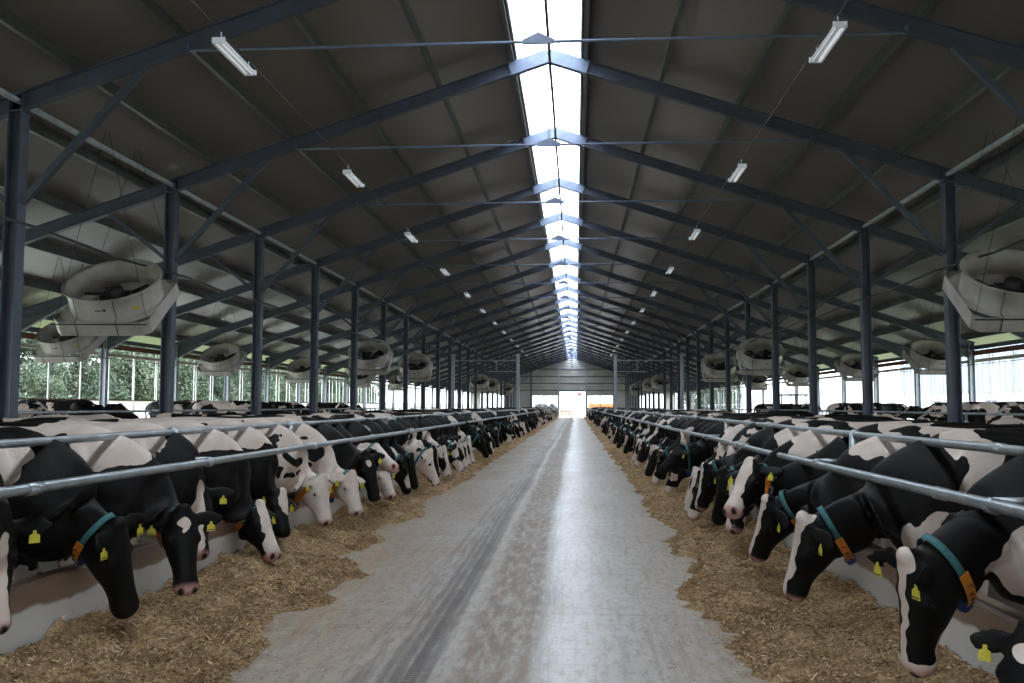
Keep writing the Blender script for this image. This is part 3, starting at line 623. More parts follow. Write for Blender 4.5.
def gear(o, hf, col, side_vis, ear_sides=(-1, 1), band=True, glyph=False, earf=0.0):
    """collar, number band, weight and ear tags worn by a cow; side_vis is the lateral side the band sits on"""
    poll, a, l, n, k, hp, Rh = hf; c, la, v, rw, ru, rd, d = col
    def ring(off, nn=28): return sect(c+d*off, la, v, rw+.016, ru+.016, rd+.016, n=nn, nar=.16)
    m = MB(); w_ = .018; A = ring(-w_); B = ring(w_)
    def grow(R, q): return [c_+(c_-c).normalized()*q for c_ in R]
    A2, B2 = grow(A, .006), grow(B, .006); nn = len(A)
    m.add(A+B+B2+A2, [t for j in range(nn) for t in ((j, (j+1) % nn, nn+(j+1) % nn, nn+j), (nn+j, nn+(j+1) % nn, 2*nn+(j+1) % nn, 2*nn+j), (2*nn+j, 2*nn+(j+1) % nn, 3*nn+(j+1) % nn, 3*nn+j), (3*nn+j, 3*nn+(j+1) % nn, (j+1) % nn, j))], True)
    co = m.build('collar', M['teal'], o)
    if band:
        # orange band along the lower part of the ring on the visible side
        idx = [j for j in range(nn) if side_vis*math.cos(2*PI*j/nn) > .15 and -.92 < math.sin(2*PI*j/nn) < .12]
        idx.sort(key=lambda j: -math.sin(2*PI*j/nn))
        m = MB(); G = grow(grow(A, .0), .012); G2 = grow(B, .012); e0, e1 = grow(A, .016), grow(B, .016)
        rings = []
        for j in idx: ax = (B[j]-A[j]).normalized()*.006; rings.append([G[j]-ax, G2[j]+ax, e1[j]+ax, e0[j]-ax])
        m.rings(rings, smooth=False); m.build('number_band', M['orange'], co)
        if glyph:
            g = MB(); f0, f1 = grow(A, .0185), grow(B, .0185)
            for q in range(1, len(idx)-1):
                j = idx[q]; j2 = idx[q+1] if q+1 < len(idx) else idx[q-1]; mid = f0[j].lerp(f1[j], .5); e = (f1[j]-f0[j]); st_ = (f0[j2]-f0[j])*.42
                g.beam(mid-e*.3, mid+e*.3, .003, .005, (f0[j]-c).normalized())
                if q % 2: g.beam(mid-e*.3, mid-e*.3+st_, .003, .005, (f0[j]-c).normalized())
                else: g.beam(mid+e*.3, mid-e*.3+st_, .003, .005, (f0[j]-c).normalized())
            g.build('band_mark', M['black'], co)
    low = c-v*(rd+.045); m = MB(); R = Matrix((d, la, v)).transposed(); m.ellipsoid(low, (.04, .035, .04), R, 10, 6); m.box(low, (.05, .045, .05), R); m.build('collar_weight', M['blue'], co)
    for s in ear_sides:
        b = hp(.045, s*(.20-.06*abs(earf)/.2), -.088+earf*.6); m = MB(); dn = (a*.8-UP*.6-l*s*0).normalized(); nr = (n*.9).normalized(); sd = dn.cross(nr).normalized(); nr = sd.cross(dn)
        dn = (Vector((0, 0, -1))*.75+a*.25).normalized(); nr = (n-dn*n.dot(dn)).normalized(); sd = dn.cross(nr)
        P = [(-.008, 0), (.008, 0), (.010, .018), (.026, .026), (.028, .068), (-.028, .068), (-.026, .026), (-.010, .018)]; q = b+nr*.020
        vs = [q+sd*x+dn*y+nr*z for z in (0, .003) for x, y in P]; kk = len(P)
        m.add(vs, [tuple(range(kk)), tuple(range(2*kk-1, kk-1, -1))]+[(i, i+kk, (i+1) % kk+kk, (i+1) % kk) for i in range(kk)])
        tg = m.build('ear_tag', M['yellow'], o)
        if glyph:
            m = MB(); m.beam(q+dn*.058-sd*.024+nr*.004, q+dn*.058+sd*.024+nr*.004, .006, .002, nr); m.build('tag_mark', M['black'], tg)
def eyes(o, hf):
    poll, a, l, n, k, hp, Rh = hf
    for s in (-1, 1): m = MB(); m.ellipsoid(hp(.175, s*.108, -.058), (.02, .014, .017), Rh, 10, 6); m.build('eye', M['eye'], o)
def setp(o, seed, amp, bias, rag=.4): o['rag'] = float(rag); o['seed'] = float(seed); o['amp'] = float(amp); o['bias'] = float(bias)

SB_ = .0     # stall floor height: bodies stand on it
def hero(side, y, X0, poll, muz, yawd, base, patches, label, seed=0, amp=.0, ears=(-1, 1), hd=0, pink=True, vox=.0145, lift=.35, rag=.7, earf=0.0, dip=-.12, eye=True, glyph=False, band=True):
    """poll and muzzle are places in the barn; side -1 faces +x, side 1 faces -x"""
    h = (0 if side < 0 else PI)+hd; R = Matrix.Rotation(-h, 3, 'Z'); O = Vector((side*X0, y, SB_))
    p = R @ (Vector(poll)-O); q = R @ (Vector(muz)-O)
    mb, hf, col = cow_shape(p, q, yawd, lift, earf=earf, dip=dip)
    me = skin(mb, 'cow', vox, 9); paint(me, hf, base, patches, pink, y*3)
    o = bpy.data.objects.new('cow', me); COL.objects.link(o); o.location = O; o.rotation_euler = (0, 0, h); setp(o, seed, amp, 0, rag)
    # world -y is the camera side: cow-frame lateral sign that faces the camera
    cam_l = (R @ Vector((0, -1, 0))); vis = 1 if hf[2].dot(cam_l) > 0 else -1; vb = 1 if col[1].dot(cam_l) > 0 else -1
    gear(o, hf, col, vb, ear_sides=ears, glyph=glyph, band=band, earf=earf)
    if eye: eyes(o, hf)
    g = 'cows feeding at the fence on the '+SIDE[side]
    tag(o, label, 'cow', g); return o
BLZ = ('h', .22, 0, .03, .36, .035, .07, 1)
MUZ = ('h', .50, 0, -.05, .12, .13, .16, 1)
TS, HS = 'tree side', 'white hall side'
# ---- tree side (camera sees their right flank, cow-frame y<0)
hero(-1, 4.62, 2.88, (-2.56, 4.72, .93), (-2.47, 4.62, .38), -.9, -1, [('h', .22, -.01, .03, .42, .05, .10, 1), ('h', .4, 0, .0, .2, .08, .1, 1), ('c', -.3, 0, 1.35, .35, .5, .35, 1)],
     'cow whose white blazed face is cut by the frame edge, tree side', ears=(-1, 1))
hero(-1, 5.45, 2.88, (-2.23, 5.42, .81), (-2.20, 5.60, .26), -.35, -1, [('c', .03, -.22, 1.22, .13, .25, .14, 1), ('c', -.28, -.15, 1.25, .22, .35, .28, 1), ('c', -.75, 0, 1.45, .35, .3, .12, 1), ('c', -1.2, -.3, 1.0, .3, .3, .3, 1)],
     'all black faced cow, muzzle buried in feed, nearest whole cow on the tree side', glyph=True, pink=False, earf=.13)
hero(-1, 6.28, 2.88, (-2.21, 6.28, .80), (-2.09, 6.12, .30), -.95, -1, [('h', .075, .01, .03, .035, .05, .05, 1), ('h', .11, .0, .03, .04, .022, .05, 1), ('c', .20, -.05, 1.28, .24, .35, .13, 1), ('c', -.12, -.05, 1.45, .25, .25, .16, 1), ('c', -.55, 0, 1.4, .4, .4, .2, 1), ('h', .56, 0, -.02, .05, .045, .05, 1)],
     'black cow with small white forehead patch and pink nose, turned to camera', glyph=True)
hero(-1, 7.15, 2.88, (-2.50, 7.2, .89), (-2.40, 7.02, .38), -1.15, -1, [('h', .22, 0, .03, .42, .055, .10, 1), ('c', -.3, 0, 1.35, .55, .5, .28, 1), ('c', -.9, -.3, 1.0, .3, .3, .35, 1)],
     'cow with long white blaze and grey inner ear facing camera from behind the post')
hero(-1, 7.95, 2.88, (-2.36, 8.30, .63), (-2.13, 8.12, .22), -.45, -1, [('h', .25, 0, .02, .40, .065, .12, 1), ('h', .45, 0, 0, .15, .09, .12, 1), ('c', .26, 0, 1.28, .26, .4, .14, 1), ('c', -.05, 0, 1.38, .4, .45, .22, 1), ('c', -.9, -.2, 1.2, .4, .4, .4, 1)],
     'cow with white forehead and black cheek, blue weight hanging below collar', hd=.05)
hero(-1, 8.85, 2.88, (-2.38, 8.98, .68), (-2.26, 8.8, .32), -.35, -1, [('h', .1, 0, .03, .2, .07, .1, 1), ('c', .24, 0, 1.27, .24, .4, .13, 1), ('c', 0, 0, 1.4, .3, .4, .15, 1), ('c', -.7, 0, 1.3, .4, .4, .4, 1)],
     'black necked cow half hidden behind the blazed cow before the second post', pink=False)
sp = [('c', random.uniform(-1.4, .3), -.36, random.uniform(.75, 1.36), r, .30, r*.9, -1) for r in [random.uniform(.022, .055) for _ in range(60)]]
sp += [('c', random.uniform(.0, .75), -.22, random.uniform(.6, 1.25), r, .22, r*1.1, -1) for r in [random.uniform(.018, .042) for _ in range(34)]]
hero(-1, 9.75, 2.88, (-2.25, 9.98, .74), (-2.13, 9.86, .28), -.35, 1, sp+[('c', .02, -.2, 1.18, .12, .2, .10, -1), ('c', .38, -.1, .98, .06, .2, .06, -1)],
     'white cow with many small black spots and all white head', rag=.15)
sp = [('c', random.uniform(-1.4, .6), -.34, random.uniform(.7, 1.3), r, .28, r, -1) for r in [random.uniform(.03, .085) for _ in range(24)]]
hero(-1, 10.62, 2.88, (-2.12, 10.78, .73), (-1.98, 10.62, .30), -.55, 1, sp+[('h', .17, -.11, -.12, .16, .09, .13, -1), ('c', .35, -.1, 1.0, .12, .2, .12, -1)],
     'white cow with larger dark neck blotches and one black eye patch', rag=.2)
hero(-1, 11.45, 2.88, (-2.14, 11.58, .92), (-1.97, 11.48, .38), -1.0, -1, [('h', .10, 0, .03, .05, .04, .05, 1), ('h', .5, -.06, -.1, .1, .06, .1, 1), ('c', -.3, 0, 1.35, .3, .3, .3, 1)],
     'black cow with small white star on forehead, past the spotted cows', pink=False)
hero(-1, 12.28, 2.96, (-2.12, 12.15, 1.0), (-1.78, 11.78, .78), -.6, 1, [('h', .14, -.11, -.13, .2, .09, .12, -1), ('h', .14, .11, -.13, .2, .09, .12, -1), ('c', .25, 0, 1.15, .35, .5, .4, -1), ('c', -.8, 0, 1.1, .3, .6, .5, -1)],
     'cow with head raised level above the others, white snout, black cheek, tree side', lift=.45, dip=-.5)
hero(-1, 13.1, 2.88, (-2.2, 13.0, .68), (-2.02, 12.8, .28), -.6, 1, [('h', .13, -.1, -.12, .15, .09, .14, -1), ('c', .2, 0, 1.1, .5, .5, .4, -1), ('c', -1, 0, 1.1, .3, .6, .5, -1)],
     'cow with pale muzzle under the raised head of its neighbour')
# ---- white hall side (camera sees their left flank, cow-frame y>0)
hero(1, 3.72, 2.88, (2.33, 3.93, .64), (2.10, 3.72, .2), .7, -1, [('h', .10, 0, .03, .04, .06, .05, 1), ('c', .1, .2, .8, .2, .2, .2, 1)],
     'black cow at the frame corner with one small white forehead mark')
hero(1, 4.62, 2.88, (2.03, 4.46, .83), (2.05, 4.58, .29), .38, -1, [('h', .24, 0, .035, .40, .03, .06, 1), ('h', -.02, 0, .03, .07, .07, .07, 1), ('h', .53, .0, -.05, .085, .12, .13, 1), ('h', .40, .02, -.14, .17, .10, .05, 1), ('h', .12, .03, -.26, .22, .1, .06, 1), ('h', .36, .09, -.05, .1, .03, .05, -1), ('c', .22, .28, .78, .22, .30, .20, 1), ('c', -.35, .1, 1.4, .20, .4, .34, 1), ('c', -1.0, .3, 1.1, .3, .3, .4, 1)],
     'large cow with teal and orange collar and pink muzzle by the camera, white hall side', glyph=True, earf=.2)
hero(1, 6.02, 2.88, (1.95, 6.12, .81), (1.86, 6.28, .30), .25, -1, [('h', .18, 0, .04, .42, .06, .075, 1), ('h', -.03, 0, .03, .09, .09, .09, 1), ('h', .50, .03, -.12, .12, .08, .09, 1), ('h', .0, .1, -.30, .12, .1, .1, 1), ('c', .20, .28, .74, .20, .30, .17, 1), ('c', -.05, .15, 1.22, .13, .3, .30, 1), ('c', -.95, .25, 1.2, .3, .35, .4, 1)],
     'cow in profile with white blaze and crown, white patch behind its jaw', glyph=True, hd=-.05)
hero(1, 6.9, 2.88, (1.96, 7.3, .81), (1.86, 7.5, .36), .2, -1, [('h', .2, 0, .04, .42, .05, .07, 1), ('c', .22, .1, 1.27, .2, .35, .12, 1), ('c', -.3, .1, 1.35, .25, .4, .25, 1)],
     'black cow showing thin white blaze behind the crowned cow', glyph=False)
hero(1, 7.85, 2.96, (1.98, 8.08, 1.06), (1.74, 7.76, .70), .75, -1, [('h', .18, 0, .04, .44, .075, .10, 1), ('h', .50, 0, -.03, .12, .12, .10, 1), ('h', .3, 0, -.2, .3, .06, .05, 1), ('c', -.25, .1, 1.4, .22, .4, .22, 1)],
     'cow holding its head up with broad white blaze, white hall side', lift=.45, dip=-.55)
hero(1, 8.75, 2.88, (2.02, 9.05, .88), (1.93, 8.95, .36), .35, -1, [('c', .28, .05, 1.05, .16, .12, .16, 1), ('h', .1, 0, .03, .12, .06, .08, 1), ('h', .46, .02, -.08, .16, .09, .12, 1), ('c', .18, .1, 1.26, .2, .4, .14, 1), ('c', -.5, .1, 1.4, .4, .4, .3, 1)],
     'cow with white neck streak and white lower face below the raised head')
hero(1, 9.65, 2.88, (2.02, 9.85, .84), (1.93, 9.98, .32), .25, -1, [('c', .22, .1, 1.27, .18, .4, .14, 1), ('c', -.7, .1, 1.4, .3, .4, .3, 1)],
     'plain black headed cow beyond the head raising cow, white hall side', pink=False)
hero(1, 10.5, 2.88, (2.0, 11.0, .83), (1.90, 11.1, .34), .3, -1, [('h', .3, 0, .04, .42, .045, .07, 1), ('c', -.3, .1, 1.4, .25, .4, .25, 1)],
     'black cow with white stripe down the front of its face, beyond the plain headed one')

# ---- the long rows
def gen_mesh(poll, muz, yaw, base, patches, vox=.024, lift=.35, pink=False):
    mb, hf, col = cow_shape(poll, muz, yaw, lift); me = skin(mb, 'cow', vox, 5); paint(me, hf, base, patches, pink); return me, hf, col
FACES = [[BLZ], [('h', .2, 0, .03, .4, .06, .1, 1), MUZ], [], [('h', .1, 0, .03, .06, .05, .06, 1)], [('h', .3, 0, .0, .5, .3, .3, 1), ('h', .17, -.11, -.12, .16, .09, .13, -1), ('h', .17, .11, -.12, .16, .09, .13, -1)], []]
POSE = [((.78, .0, .72), (.86, .02, .20), 0), ((.86, -.08, .70), (1.0, -.16, .18), -.5), ((.74, .08, .74), (.84, .14, .22), .4), ((.90, .0, .72), (1.08, .0, .21), 0), ((.80, -.02, .66), (.96, -.06, .17), -.3), ((.84, .03, .95), (1.15, .10, .62), .3)]
PROTO = []
for (p, q, yw), fc in zip(POSE, FACES):
    me, hf, col = gen_mesh(p, q, yw, -.45, fc); protos = {}
    for s in (-1, 1):
        o = bpy.data.objects.new('cow', me)
        COL.objects.link(o); gear(o, hf, col, -1 if s < 0 else 1, band=True); protos[s] = o
    PROTO.append((me, protos))
used = set()
def place(side, x, y, h, kp, seed, amp, bias, lab, grp, parts=True, z=SB_, sc=1.0):
    me, pr = PROTO[kp]
    if parts:
        key = (kp, side)
        if key in used: o = copy_tree(pr[side])
        else: o = pr[side]; used.add(key)
    else: o = bpy.data.objects.new('cow', me); COL.objects.link(o)
    o.location = (x, y, z); o.rotation_euler = (0, 0, h); o.scale = (sc, sc, sc); setp(o, seed, amp, bias); tag(o, lab, 'cow', grp); return o
LOOK = {0: 'mostly black cow', 1: 'black and white cow', 2: 'mostly white cow'}
total = 18
for s in (-1, 1):
    y = 13.95 if s < 0 else 11.45; n_in = {}
    while y < 121.5:
        if 74.3 < y < 79.6: y = 79.9
        if 49.55 < y < 50.5: y = 50.55
        kp = random.choices(range(6), (5, 4, 4, 4, 3, 1))[0]; lk = random.choices((0, 1, 2), (6, 4, 1))[0]
        bias = {0: random.uniform(-.35, -.1), 1: random.uniform(.05, .3), 2: random.uniform(.6, .9)}[lk]
        bay = int((y-(12.305 if s < 0 else 17.305))//5)
        if y < 56:
            k = n_in.get(bay, 0); n_in[bay] = k+1
            at = 'before the first' if bay < 0 else 'past the '+ORD[bay]
            lab = '%s feeding, %s %s column, %s' % (LOOK[lk], ORD[k] if k < 20 else 'next', at, SIDE[s]); grp = 'cows feeding at the fence on the '+SIDE[s]
        else: lab, grp = 'tiny distant cow feeding at the far end of the %s row' % SIDE[s].replace(' side', ''), 'distant cows on the '+SIDE[s]
        place(s, s*(2.88+random.uniform(-.03, .07)), y, (0 if s < 0 else PI)+random.uniform(-.05, .05), kp, random.uniform(0, 90), random.uniform(.8, 1.2), bias, lab, grp, parts=y < 45, sc=random.uniform(.97, 1.02))
        total += 1; y += random.uniform(.82, .90)
# ---- loose cows further back in the stalls
me, hf, col = gen_mesh((.82, .05, 1.28), (1.22, .12, .98), .15, -.45, [('h', .2, 0, .03, .4, .06, .1, 1)], lift=.4); PROTO.append((me, {}))
BACK = [(-1, -6.4, 10.2, 3.0, 1, .35), (-1, -10.0, 16.0, .1, 1, .6), (-1, -6.6, 13.6, 1.4, 2, .9), (-1, -10.9, 20.8, .1, 0, 0), (-1, -6.5, 15.3, 3.2, 1, .3), (-1, -10.2, 25.6, 3.1, 1, .4), (-1, -6.5, 22.8, 1.7, 0, .1), (-1, -11.1, 28.0, .1, 0, -.1), (-1, -6.6, 28.5, 3.1, 1, .4), (-1, -10.2, 32.8, .1, 0, 0),
        (-1, -6.5, 33.6, 2.9, 0, -.1), (-1, -11.1, 37.6, .1, 0, 0), (-1, -6.6, 39.5, 3.3, 2, .8), (-1, -10.4, 42.4, .1, 1, .3), (-1, -6.5, 45, 3.1, 0, 0),
        (1, 6.5, 9.6, .1, 1, .5), (1, 10.3, 16.0, .1, 2, .9), (1, 6.4, 13.2, 3.0, 1, .4), (1, 10.6, 20.8, PI, 0, .05), (1, 10.0, 23.2, 3.1, 1, .5), (1, 6.5, 18.2, .2, 1, .5), (1, 11.1, 28.0, 3.2, 0, -.1), (1, 6.5, 24.5, .1, 0, 0), (1, 10.2, 30.4, .1, 1, .2),
        (1, 6.5, 30.6, 3.1, 1, .3), (1, 11.1, 35.2, PI, 0, -.2), (1, 6.5, 36.5, .0, 1, .3), (1, 10.2, 42.4, .1, 0, 0), (1, 6.5, 44.2, .1, 2, .8), (1, 11.0, 47.2, 3.1, 0, 0)]
cnt = {-1: 0, 1: 0}
for i, (s, x, y, h, lk, b) in enumerate(BACK):
    k = cnt[s]; cnt[s] += 1; far = abs(x) > 8
    lab = '%s standing loose in the stalls, %s back from camera, %s' % (LOOK[lk], ORD[k], SIDE[s])
    place(s, x, y, h, 6, 17.3*i+4, 1.0, b, lab, 'loose cows in the stalls on the '+SIDE[s], parts=False, z=SB_+(.265 if far else 0))
    total += 1
print('COWS', total)
for me, pr in PROTO:      # prototypes never placed
    for s, o in pr.items():
        if 'label' not in o.keys():
            for c in list(o.children_recursive): bpy.data.objects.remove(c)
            bpy.data.objects.remove(o)

# raised lying beds and cubicle dividers
for s in (-1, 1):
    m = MB(); m.box((s*10.6, 65, .13), (4.6, 112, .27)); struct(m.build('floor_bed', M['stall_floor']), 'raised lying bed along the stalls on the '+SIDE[s], 'bed')
m = MB(); m.tube([(0, 0, .25), (0, 0, 1.30), (.12, 0, 1.38), (1.5, 0, 1.38), (1.68, 0, 1.25), (1.72, 0, .95), (1.6, 0, .78), (.3, 0, .72), (0, 0, .66)], .026, 8)
cub = m.mesh('cubicle_divider', M['galv'])
for s in (-1, 1):
    y = 10.0
    while y < 60:
        o = bpy.data.objects.new('cubicle_divider', cub); COL.objects.link(o); o.location = (s*10.6, y, 0); o.rotation_euler = (0, 0, PI if s > 0 else 0); o.rotation_euler.z += PI
        tag(o, 'looped galvanised stall divider on the lying bed, '+SIDE[s], 'divider', 'stall dividers on the '+SIDE[s]); y += 2.4
    m = MB(); m.tube([(s*8.25, 8, 1.42), (s*8.25, 60, 1.42)], .024, 8)
    for y in np.arange(9, 60, 5.): m.tube([(s*8.25, y, 0), (s*8.25, y, 1.42)], .026, 8)
    tag(m.build('stall_rail', M['galv']), 'long galvanised rail behind the feeding cows on the '+SIDE[s], 'rail')

# ------------------------------------------------------------------ fans
def make_fan(sc=1.0):
    root = empty('ventilation_fan', (0, 0, 0)); W = M['white_plastic']
    R = Matrix.Rotation(math.radians(34), 3, 'X')      # drum axis leans back towards the camera end
    def T(p): return R @ (Vector(p)*sc)
    n = 40; ro, ri = .76, .725; z0, z1 = .02, .42
    def ring(r, z): return [T((r*math.cos(2*PI*j/n), r*math.sin(2*PI*j/n), z)) for j in range(n)]
    m = MB(); rs = [ring(ro, z0), ring(ro-.01, .25), ring(ro+.005, z1-.06), ring(ro+.05, z1), ring(ro+.045, z1+.012), ring(ri, z1-.03), ring(ri-.01, z0)]
    m.rings(rs+[rs[0]], cap=False); m.build('drum', W, root)
    a = .80; m = MB(); h = .22
    # square housing open in the middle: four walls with chamfered corners and top flange
    P = [(-a, -a+.12), (-a+.12, -a), (a-.12, -a), (a, -a+.12), (a, a-.12), (a-.12, a), (-a+.12, a), (-a, a-.12)]
    def flat(z, k=1): return [T((x*k, y*k, z)) for x, y in P]
    rr = [flat(.03), flat(-h), flat(-h-.02, .93), flat(-h, .90), flat(-.0, .97)]
    m.rings(rr, cap=False, smooth=False)
    for i in range(n):
        t = 2*PI*i/n; t2 = 2*PI*(i+1)/n
        def sq(t_, z): c_, s_ = math.cos(t_), math.sin(t_); kq = min(a/max(abs(c_), 1e-6), a/max(abs(s_), 1e-6)); return T((c_*min(kq, 1.17*a), s_*min(kq, 1.17*a), z))
        m.add([sq(t, .03), sq(t2, .03), T((ro*math.cos(t2), ro*math.sin(t2), .03)), T((ro*math.cos(t), ro*math.sin(t), .03))], [(0, 1, 2, 3)])
    m.build('housing', W, root)
    m = MB()
    for s in (-1, 1): m.beam(T((-.66, s*.22, .04)), T((.66, s*.22, .04)), .04*sc, .05*sc)
    m.tube([T((0, 0, -.02)), T((0, 0, .26))], .13*sc, 16); m.box(T((0, 0, .1)), (.5*sc, .22*sc, .12*sc), R); m.build('motor', M['black'], root)
    m = MB()
    for k in range(6):
        t = 2*PI*k/6; d = Vector((math.cos(t), math.sin(t), 0)); e = Vector((-math.sin(t), math.cos(t), 0)); vs = []
        for r, w_, tw in ((.1, .07, .06), (.4, .11, .05), (.72, .13, .03)):
            for q in (-1, 1): vs.append(T(d*r+e*w_*q+Vector((0, 0, -.04+q*tw))))
        vs += [v_+R @ Vector((0, 0, .012)) for v_ in vs]
        m.add(vs, [(0, 1, 3, 2), (2, 3, 5, 4), (6, 8, 9, 7), (8, 10, 11, 9), (0, 6, 7, 1), (4, 5, 11, 10), (0, 2, 8, 6), (2, 4, 10, 8), (1, 7, 9, 3), (3, 9, 11, 5)])
    m.build('rotor', M['black'], root)
    # guard wires round the drum front, cable box, yellow label
    m = MB()
    for x in (-.4, .28): m.tube([T((x, -math.sqrt(ro*ro-x*x)-.02, z1+.02)), T((x, -math.sqrt(ro*ro-x*x)-.03, .05)), T((x, -a-.01, .04)), T((x, -a-.01, -h))], .007*sc, 6)
    m.tube([T((-a, -a-.01, .0)), T((a, -a-.01, .0))], .014*sc, 6); m.build('strap', M['black'], root)
    m = MB(); aa = -PI/2+.72
    def cyl(t, z, q=.006): return T(((ro+q)*math.cos(t), (ro+q)*math.sin(t), z))
    for i in range(4): t = aa+i*.05; m.add([cyl(t, .14), cyl(t+.05, .14), cyl(t+.05, .185), cyl(t, .185)], [(0, 1, 2, 3)])
    m.build('yellow_sticker', M['yellow'], root)
    m = MB()
    for i, (w0, w1, za, zb) in enumerate(((-1.62, -1.48, .215, .235), (-1.46, -1.44, .21, .25), (-1.43, -1.38, .205, .255))):
        m.add([cyl(w0, za), cyl(w1, za), cyl(w1, zb), cyl(w0, zb)], [(0, 1, 2, 3)])
    m.build('maker_mark', M['black'], root)
    return root
def hang(root, p, ztop):
    m = MB()
    for x, y in ((-.76, -.7), (.76, -.7), (-.76, .7), (.76, .7)):
        q = Matrix.Rotation(math.radians(34), 3, 'X') @ (Vector((x, y, .03))*p)
        m.tube([q, (q.x*.02, q.y, ztop)], .005, 5)
    m.build('hanging_wire', M['wire'], root)
fan = make_fan(1.0); sfan = make_fan(.78)
hang(fan, 1, 2.86); hang(sfan, .78, 1.93)
inner = [15.0, 34.8, 44.8, 74.8, 84.8, 104.8]; outer = {-1: [20.4, 29.6, 38.7, 49.2, 59.8], 1: [28.4, 35.8, 45.2, 55.6]}
first = {'a': True, 'b': True}
for s in (-1, 1):
    for i, y in enumerate(inner):
        o = fan if first['a'] else copy_tree(fan); first['a'] = False
        o.location = (s*7.36, y+(.3 if s < 0 and i == 0 else 0), 3.32); o.rotation_euler = (0, 0, .04 if s < 0 else -.04)
        lab = 'big white drum fan on the inner column line, %s from camera, %s' % (ORD[i], SIDE[s]) if i < 4 else 'faraway white drum fan by the inner columns, %s, %s' % (ORD[i], SIDE[s])
        tag(o, lab, 'fan', 'drum fans on the inner column lines')
    for i, y in enumerate(outer[s]):
        o = sfan if first['b'] else copy_tree(sfan); first['b'] = False
        o.location = (s*11.1, y, 2.98); o.rotation_euler = (0, 0, .1*s)
        tag(o, 'smaller white drum fan towards the eaves, %s from camera, %s' % (ORD[i], SIDE[s]), 'fan', 'smaller drum fans near the eaves')

# ------------------------------------------------------------------ lamps on a cable
def make_lamp():
    root = empty('ceiling_lamp', (0, 0, 0)); Lh = .44
    m = MB(); m.prism([(-.065, .0), (-.035, .06), (.035, .06), (.065, 0), (.055, 0), (.03, .03), (-.03, .03), (-.055, 0)], 'y', -Lh, Lh); m.box((0, -Lh, .03), (.13, .012, .06)); m.box((0, Lh, .03), (.13, .012, .06)); m.build('housing', M['lamp_white'], root)
    m = MB(); m.tube([(.035, -Lh+.03, .012), (.035, Lh-.03, .012)], .016, 8); m.tube([(-.035, -Lh+.03, .012), (-.035, Lh-.03, .012)], .009, 8); m.build('tube', M['tube'], root)
    m = MB(); m.tube([(0, -Lh+.06, .06), (0, -Lh+.06, .14)], .006, 5); m.tube([(0, Lh-.06, .06), (0, Lh-.06, .14)], .006, 5); m.build('hook', M['galv'], root)
    return root
lamp = make_lamp(); k = 0
for s in (-1, 1):
    for i in range(12):
        o = lamp if k == 0 else copy_tree(lamp); k += 1
        o.location = (s*2.95, 8.95+5.05*i, 5.05)
        tag(o, ('long white strip lamp hanging below the roof, %s from camera, %s' % (ORD[i], SIDE[s])) if i < 6 else 'tiny far strip lamp in the row over the '+SIDE[s], 'lamp', ('strip lamps over the ' if i < 6 else 'far strip lamps over the ')+SIDE[s])
    m = MB(); pts = [(s*2.95, Y0, 5.19)]+[(s*2.95, 8.95+2.525*j, 5.19) for j in range(0, 48)]; m.tube(pts, .006, 5)
    tag(m.build('lamp_cable', M['wire']), 'thin cable carrying the strip lamps on the '+SIDE[s], 'cable')

# ------------------------------------------------------------------ outside: trees, white hall, yard things
def make_tree(nleaf, seed):
    rg = np.random.RandomState(seed); root = empty('tree', (0, 0, 0))
    m = MB(); m.tube([(0, 0, 0), (.1, 0, 2.5), (0, .1, 6)], [.28, .2, .1], 8)
    for t in range(5): a = t*1.3; m.tube([(0, 0, 2+t*.6), (1.5*math.cos(a), 1.5*math.sin(a), 3.5+t*.8)], [.1, .04], 6)
    m.build('trunk', M['bark'], root)
    bl = [(rg.uniform(-2.2, 2.2), rg.uniform(-2.2, 2.2), rg.uniform(1.8, 8.5), rg.uniform(1.2, 2.1)) for _ in range(17)]
    vs, fs = [], []
    for i in range(nleaf):
        b = bl[rg.randint(len(bl))]; d = rg.randn(3); d /= np.linalg.norm(d); c = np.array(b[:3])+d*b[3]*rg.uniform(.75, 1.05); c[2] = max(c[2], .5)
        u = rg.randn(3); u /= np.linalg.norm(u); v = np.cross(u, d+rg.randn(3)*.5); v /= np.linalg.norm(v)+1e-6; r = rg.uniform(.09, .20); k_ = len(vs)
        vs += [tuple(c-u*r), tuple(c+v*r*.6), tuple(c+u*r), tuple(c-v*r*.6)]; fs.append((k_, k_+1, k_+2, k_+3))
    me = bpy.data.meshes.new('crown'); me.from_pydata(vs, [], fs); me.materials.append(M['leaf'])
    o = bpy.data.objects.new('crown', me); COL.objects.link(o); o.parent = root; return root
trees = [make_tree(10000, 3), make_tree(10000, 4), make_tree(10000, 5)]; k = 0
def put_tree(x, y, sc, lab, g):
    global k
    o = trees[k] if k < 3 else copy_tree(trees[k % 3]); k += 1
    o.location = (x, y, -.1); o.scale = (sc,)*3; o.rotation_euler = (0, 0, random.uniform(0, 6)); tag(o, lab, 'tree', g)
for j in range(22): put_tree(-44+random.uniform(-1.5, 1.5), 48+j*6.9+random.uniform(-.8, .8), random.uniform(.9, 1.05)*(.62 if j < 5 else 1), 'leafy green tree in the belt beyond the open side', 'trees in the green belt')
for j in range(18): put_tree(-52.5+random.uniform(-.8, .8), 54+j*9, random.uniform(1.0, 1.2), 'leafy green tree in the belt beyond the open side', 'trees in the green belt')
for j in range(6): put_tree(22+j*2, 175+j*3, .8, 'small green tree seen through the far gable window', 'trees beyond the gable')

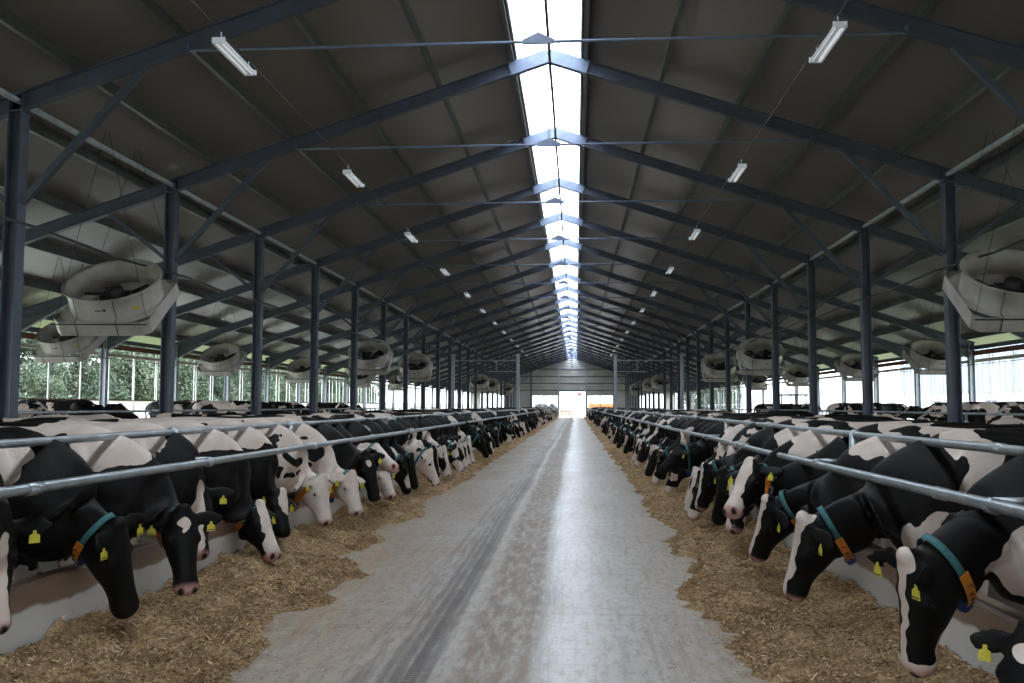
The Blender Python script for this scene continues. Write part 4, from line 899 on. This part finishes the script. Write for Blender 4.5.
root = empty('white_hall', (33, 60, 0))
m = MB(); m.box((0, 0, 1.3), (6, 52, 2.6)); m.build('base_wall', M['white'], root)
m = MB(); m.box((0, 0, 5.1), (6.2, 52.2, 5.0))
for y in np.arange(-26, 26, .9): m.box((-3.14, y, 5.1), (.1, .3, 5.0))
m.build('cladding', M['bluegrey_clad'], root)
for y in (-14, -4, 8, 18):
    m = MB(); m.box((-3.03, y, 1.5), (.08, 1.6, 1.1)); m.build('window', M['steel_blue'], root)
m = MB(); m.prism([(-3.6, 7.6), (3.6, 7.6), (3.6, 7.8), (0, 8.8), (-3.6, 7.8)], 'y', -26.4, 26.4); m.build('roof', M['steel_light'], root)
tag(root, 'white walled hall with blue grey ribbed cladding outside the barn', 'building')
root = empty('yard_railing', (17.5, 30, 0)); 
for z in (.9, 1.3, 1.7): m = MB(); m.tube([(0, 0, z), (0, 90, z)], .03, 6); m.build('rail', M['galv'], root)
for y in range(0, 91, 6): m = MB(); m.tube([(0, y, -.1), (0, y, 1.75)], .035, 6); m.build('post', M['galv'], root)
tag(root, 'galvanised yard railing outside between barn and white hall', 'railing')

def make_tractor(loc, rz, body, lab, sc=1.0):
    root = empty('tractor', loc, rz); root.scale = (sc,)*3
    m = MB(); m.box((0, .9, 1.15), (.8, 1.9, .7)); m.box((0, 1.85, 1.0), (.7, .1, .6)); m.box((0, -.5, 1.0), (1.1, 1.1, .6)); m.build('body', body, root)
    m = MB()
    for x in (-.6, .6):
        for y in (-.95, .15): m.box((x, y, 1.9), (.07, .07, 1.3))
    m.box((0, -.4, 2.6), (1.4, 1.4, .12)); m.build('cab', M['black'], root)
    for x in (-.85, .85):
        for y, r, w_ in ((-.6, .8, .4), (1.5, .5, .3)): m = MB(); m.tube([(x-w_/2, y, r), (x+w_/2, y, r)], r, 20, smooth=False); m.tube([(x-w_/2-.02, y, r), (x+w_/2+.02, y, r)], r*.5, 14, smooth=False); m.build('wheel', M['black'], root)
    tag(root, lab, 'tractor')
make_tractor((-4.2, 138, -.1), .5, M['steel_blue'], 'dark tractor standing outside the gable window on the tree side', 1.25)
make_tractor((12.3, 52, .1), .4, M['red'], 'small red tractor beside the open edge on the white hall side', .8)
def silo(x, y, r, h, lab):
    root = empty('silo', (x, y, -.1)); m = MB(); m.tube([(0, 0, 1.2), (0, 0, h)], r, 28); m.build('tank', M['white'], root)
    m = MB(); m.tube([(0, 0, h), (0, 0, h+r*.7)], [r, .2], 28); m.build('cone_top', M['lamp_white'], root)
    for q in range(4): a = q*PI/2+.4; m = MB(); m.tube([(r*.8*math.cos(a), r*.8*math.sin(a), 0), (r*.8*math.cos(a), r*.8*math.sin(a), 1.4)], .08, 6); m.build('leg', M['galv'], root)
    tag(root, lab, 'silo')
silo(-.9, 168, 1.6, 9, 'tall white feed silo seen through the far doorway'); silo(2.6, 176, 1.3, 8, 'slimmer white silo beside the doorway view')
root = empty('road_barrier', (-1.0, 140, -.1)); m = MB(); m.box((0, 0, .75), (1.7, .06, .28)); m.box((0, 0, .35), (1.7, .06, .16)); m.build('board', M['orange_paint'], root)
for x in (-.75, .75): m = MB(); m.box((x, 0, .45), (.08, .3, .9)); m.build('leg', M['orange_paint'], root)
tag(root, 'orange road barrier just outside the far doorway', 'barrier')
m = MB(); m.box((6.6, 150, .9), (8, .5, 2.0)); tag(m.build('bunker_wall', M['orange_paint']), 'orange bunker wall outside the gable window', 'wall panel')
root = empty('warning_lamp', (1.05, 141, -.1)); m = MB(); m.tube([(0, 0, 0), (0, 0, 3.2)], .05, 8); m.build('pole', M['galv'], root); m = MB(); m.box((0, 0, 3.4), (.5, .3, .5)); m.build('lamp_head', M['red'], root)
tag(root, 'red lamp head on a pole outside the far doorway', 'lamp')
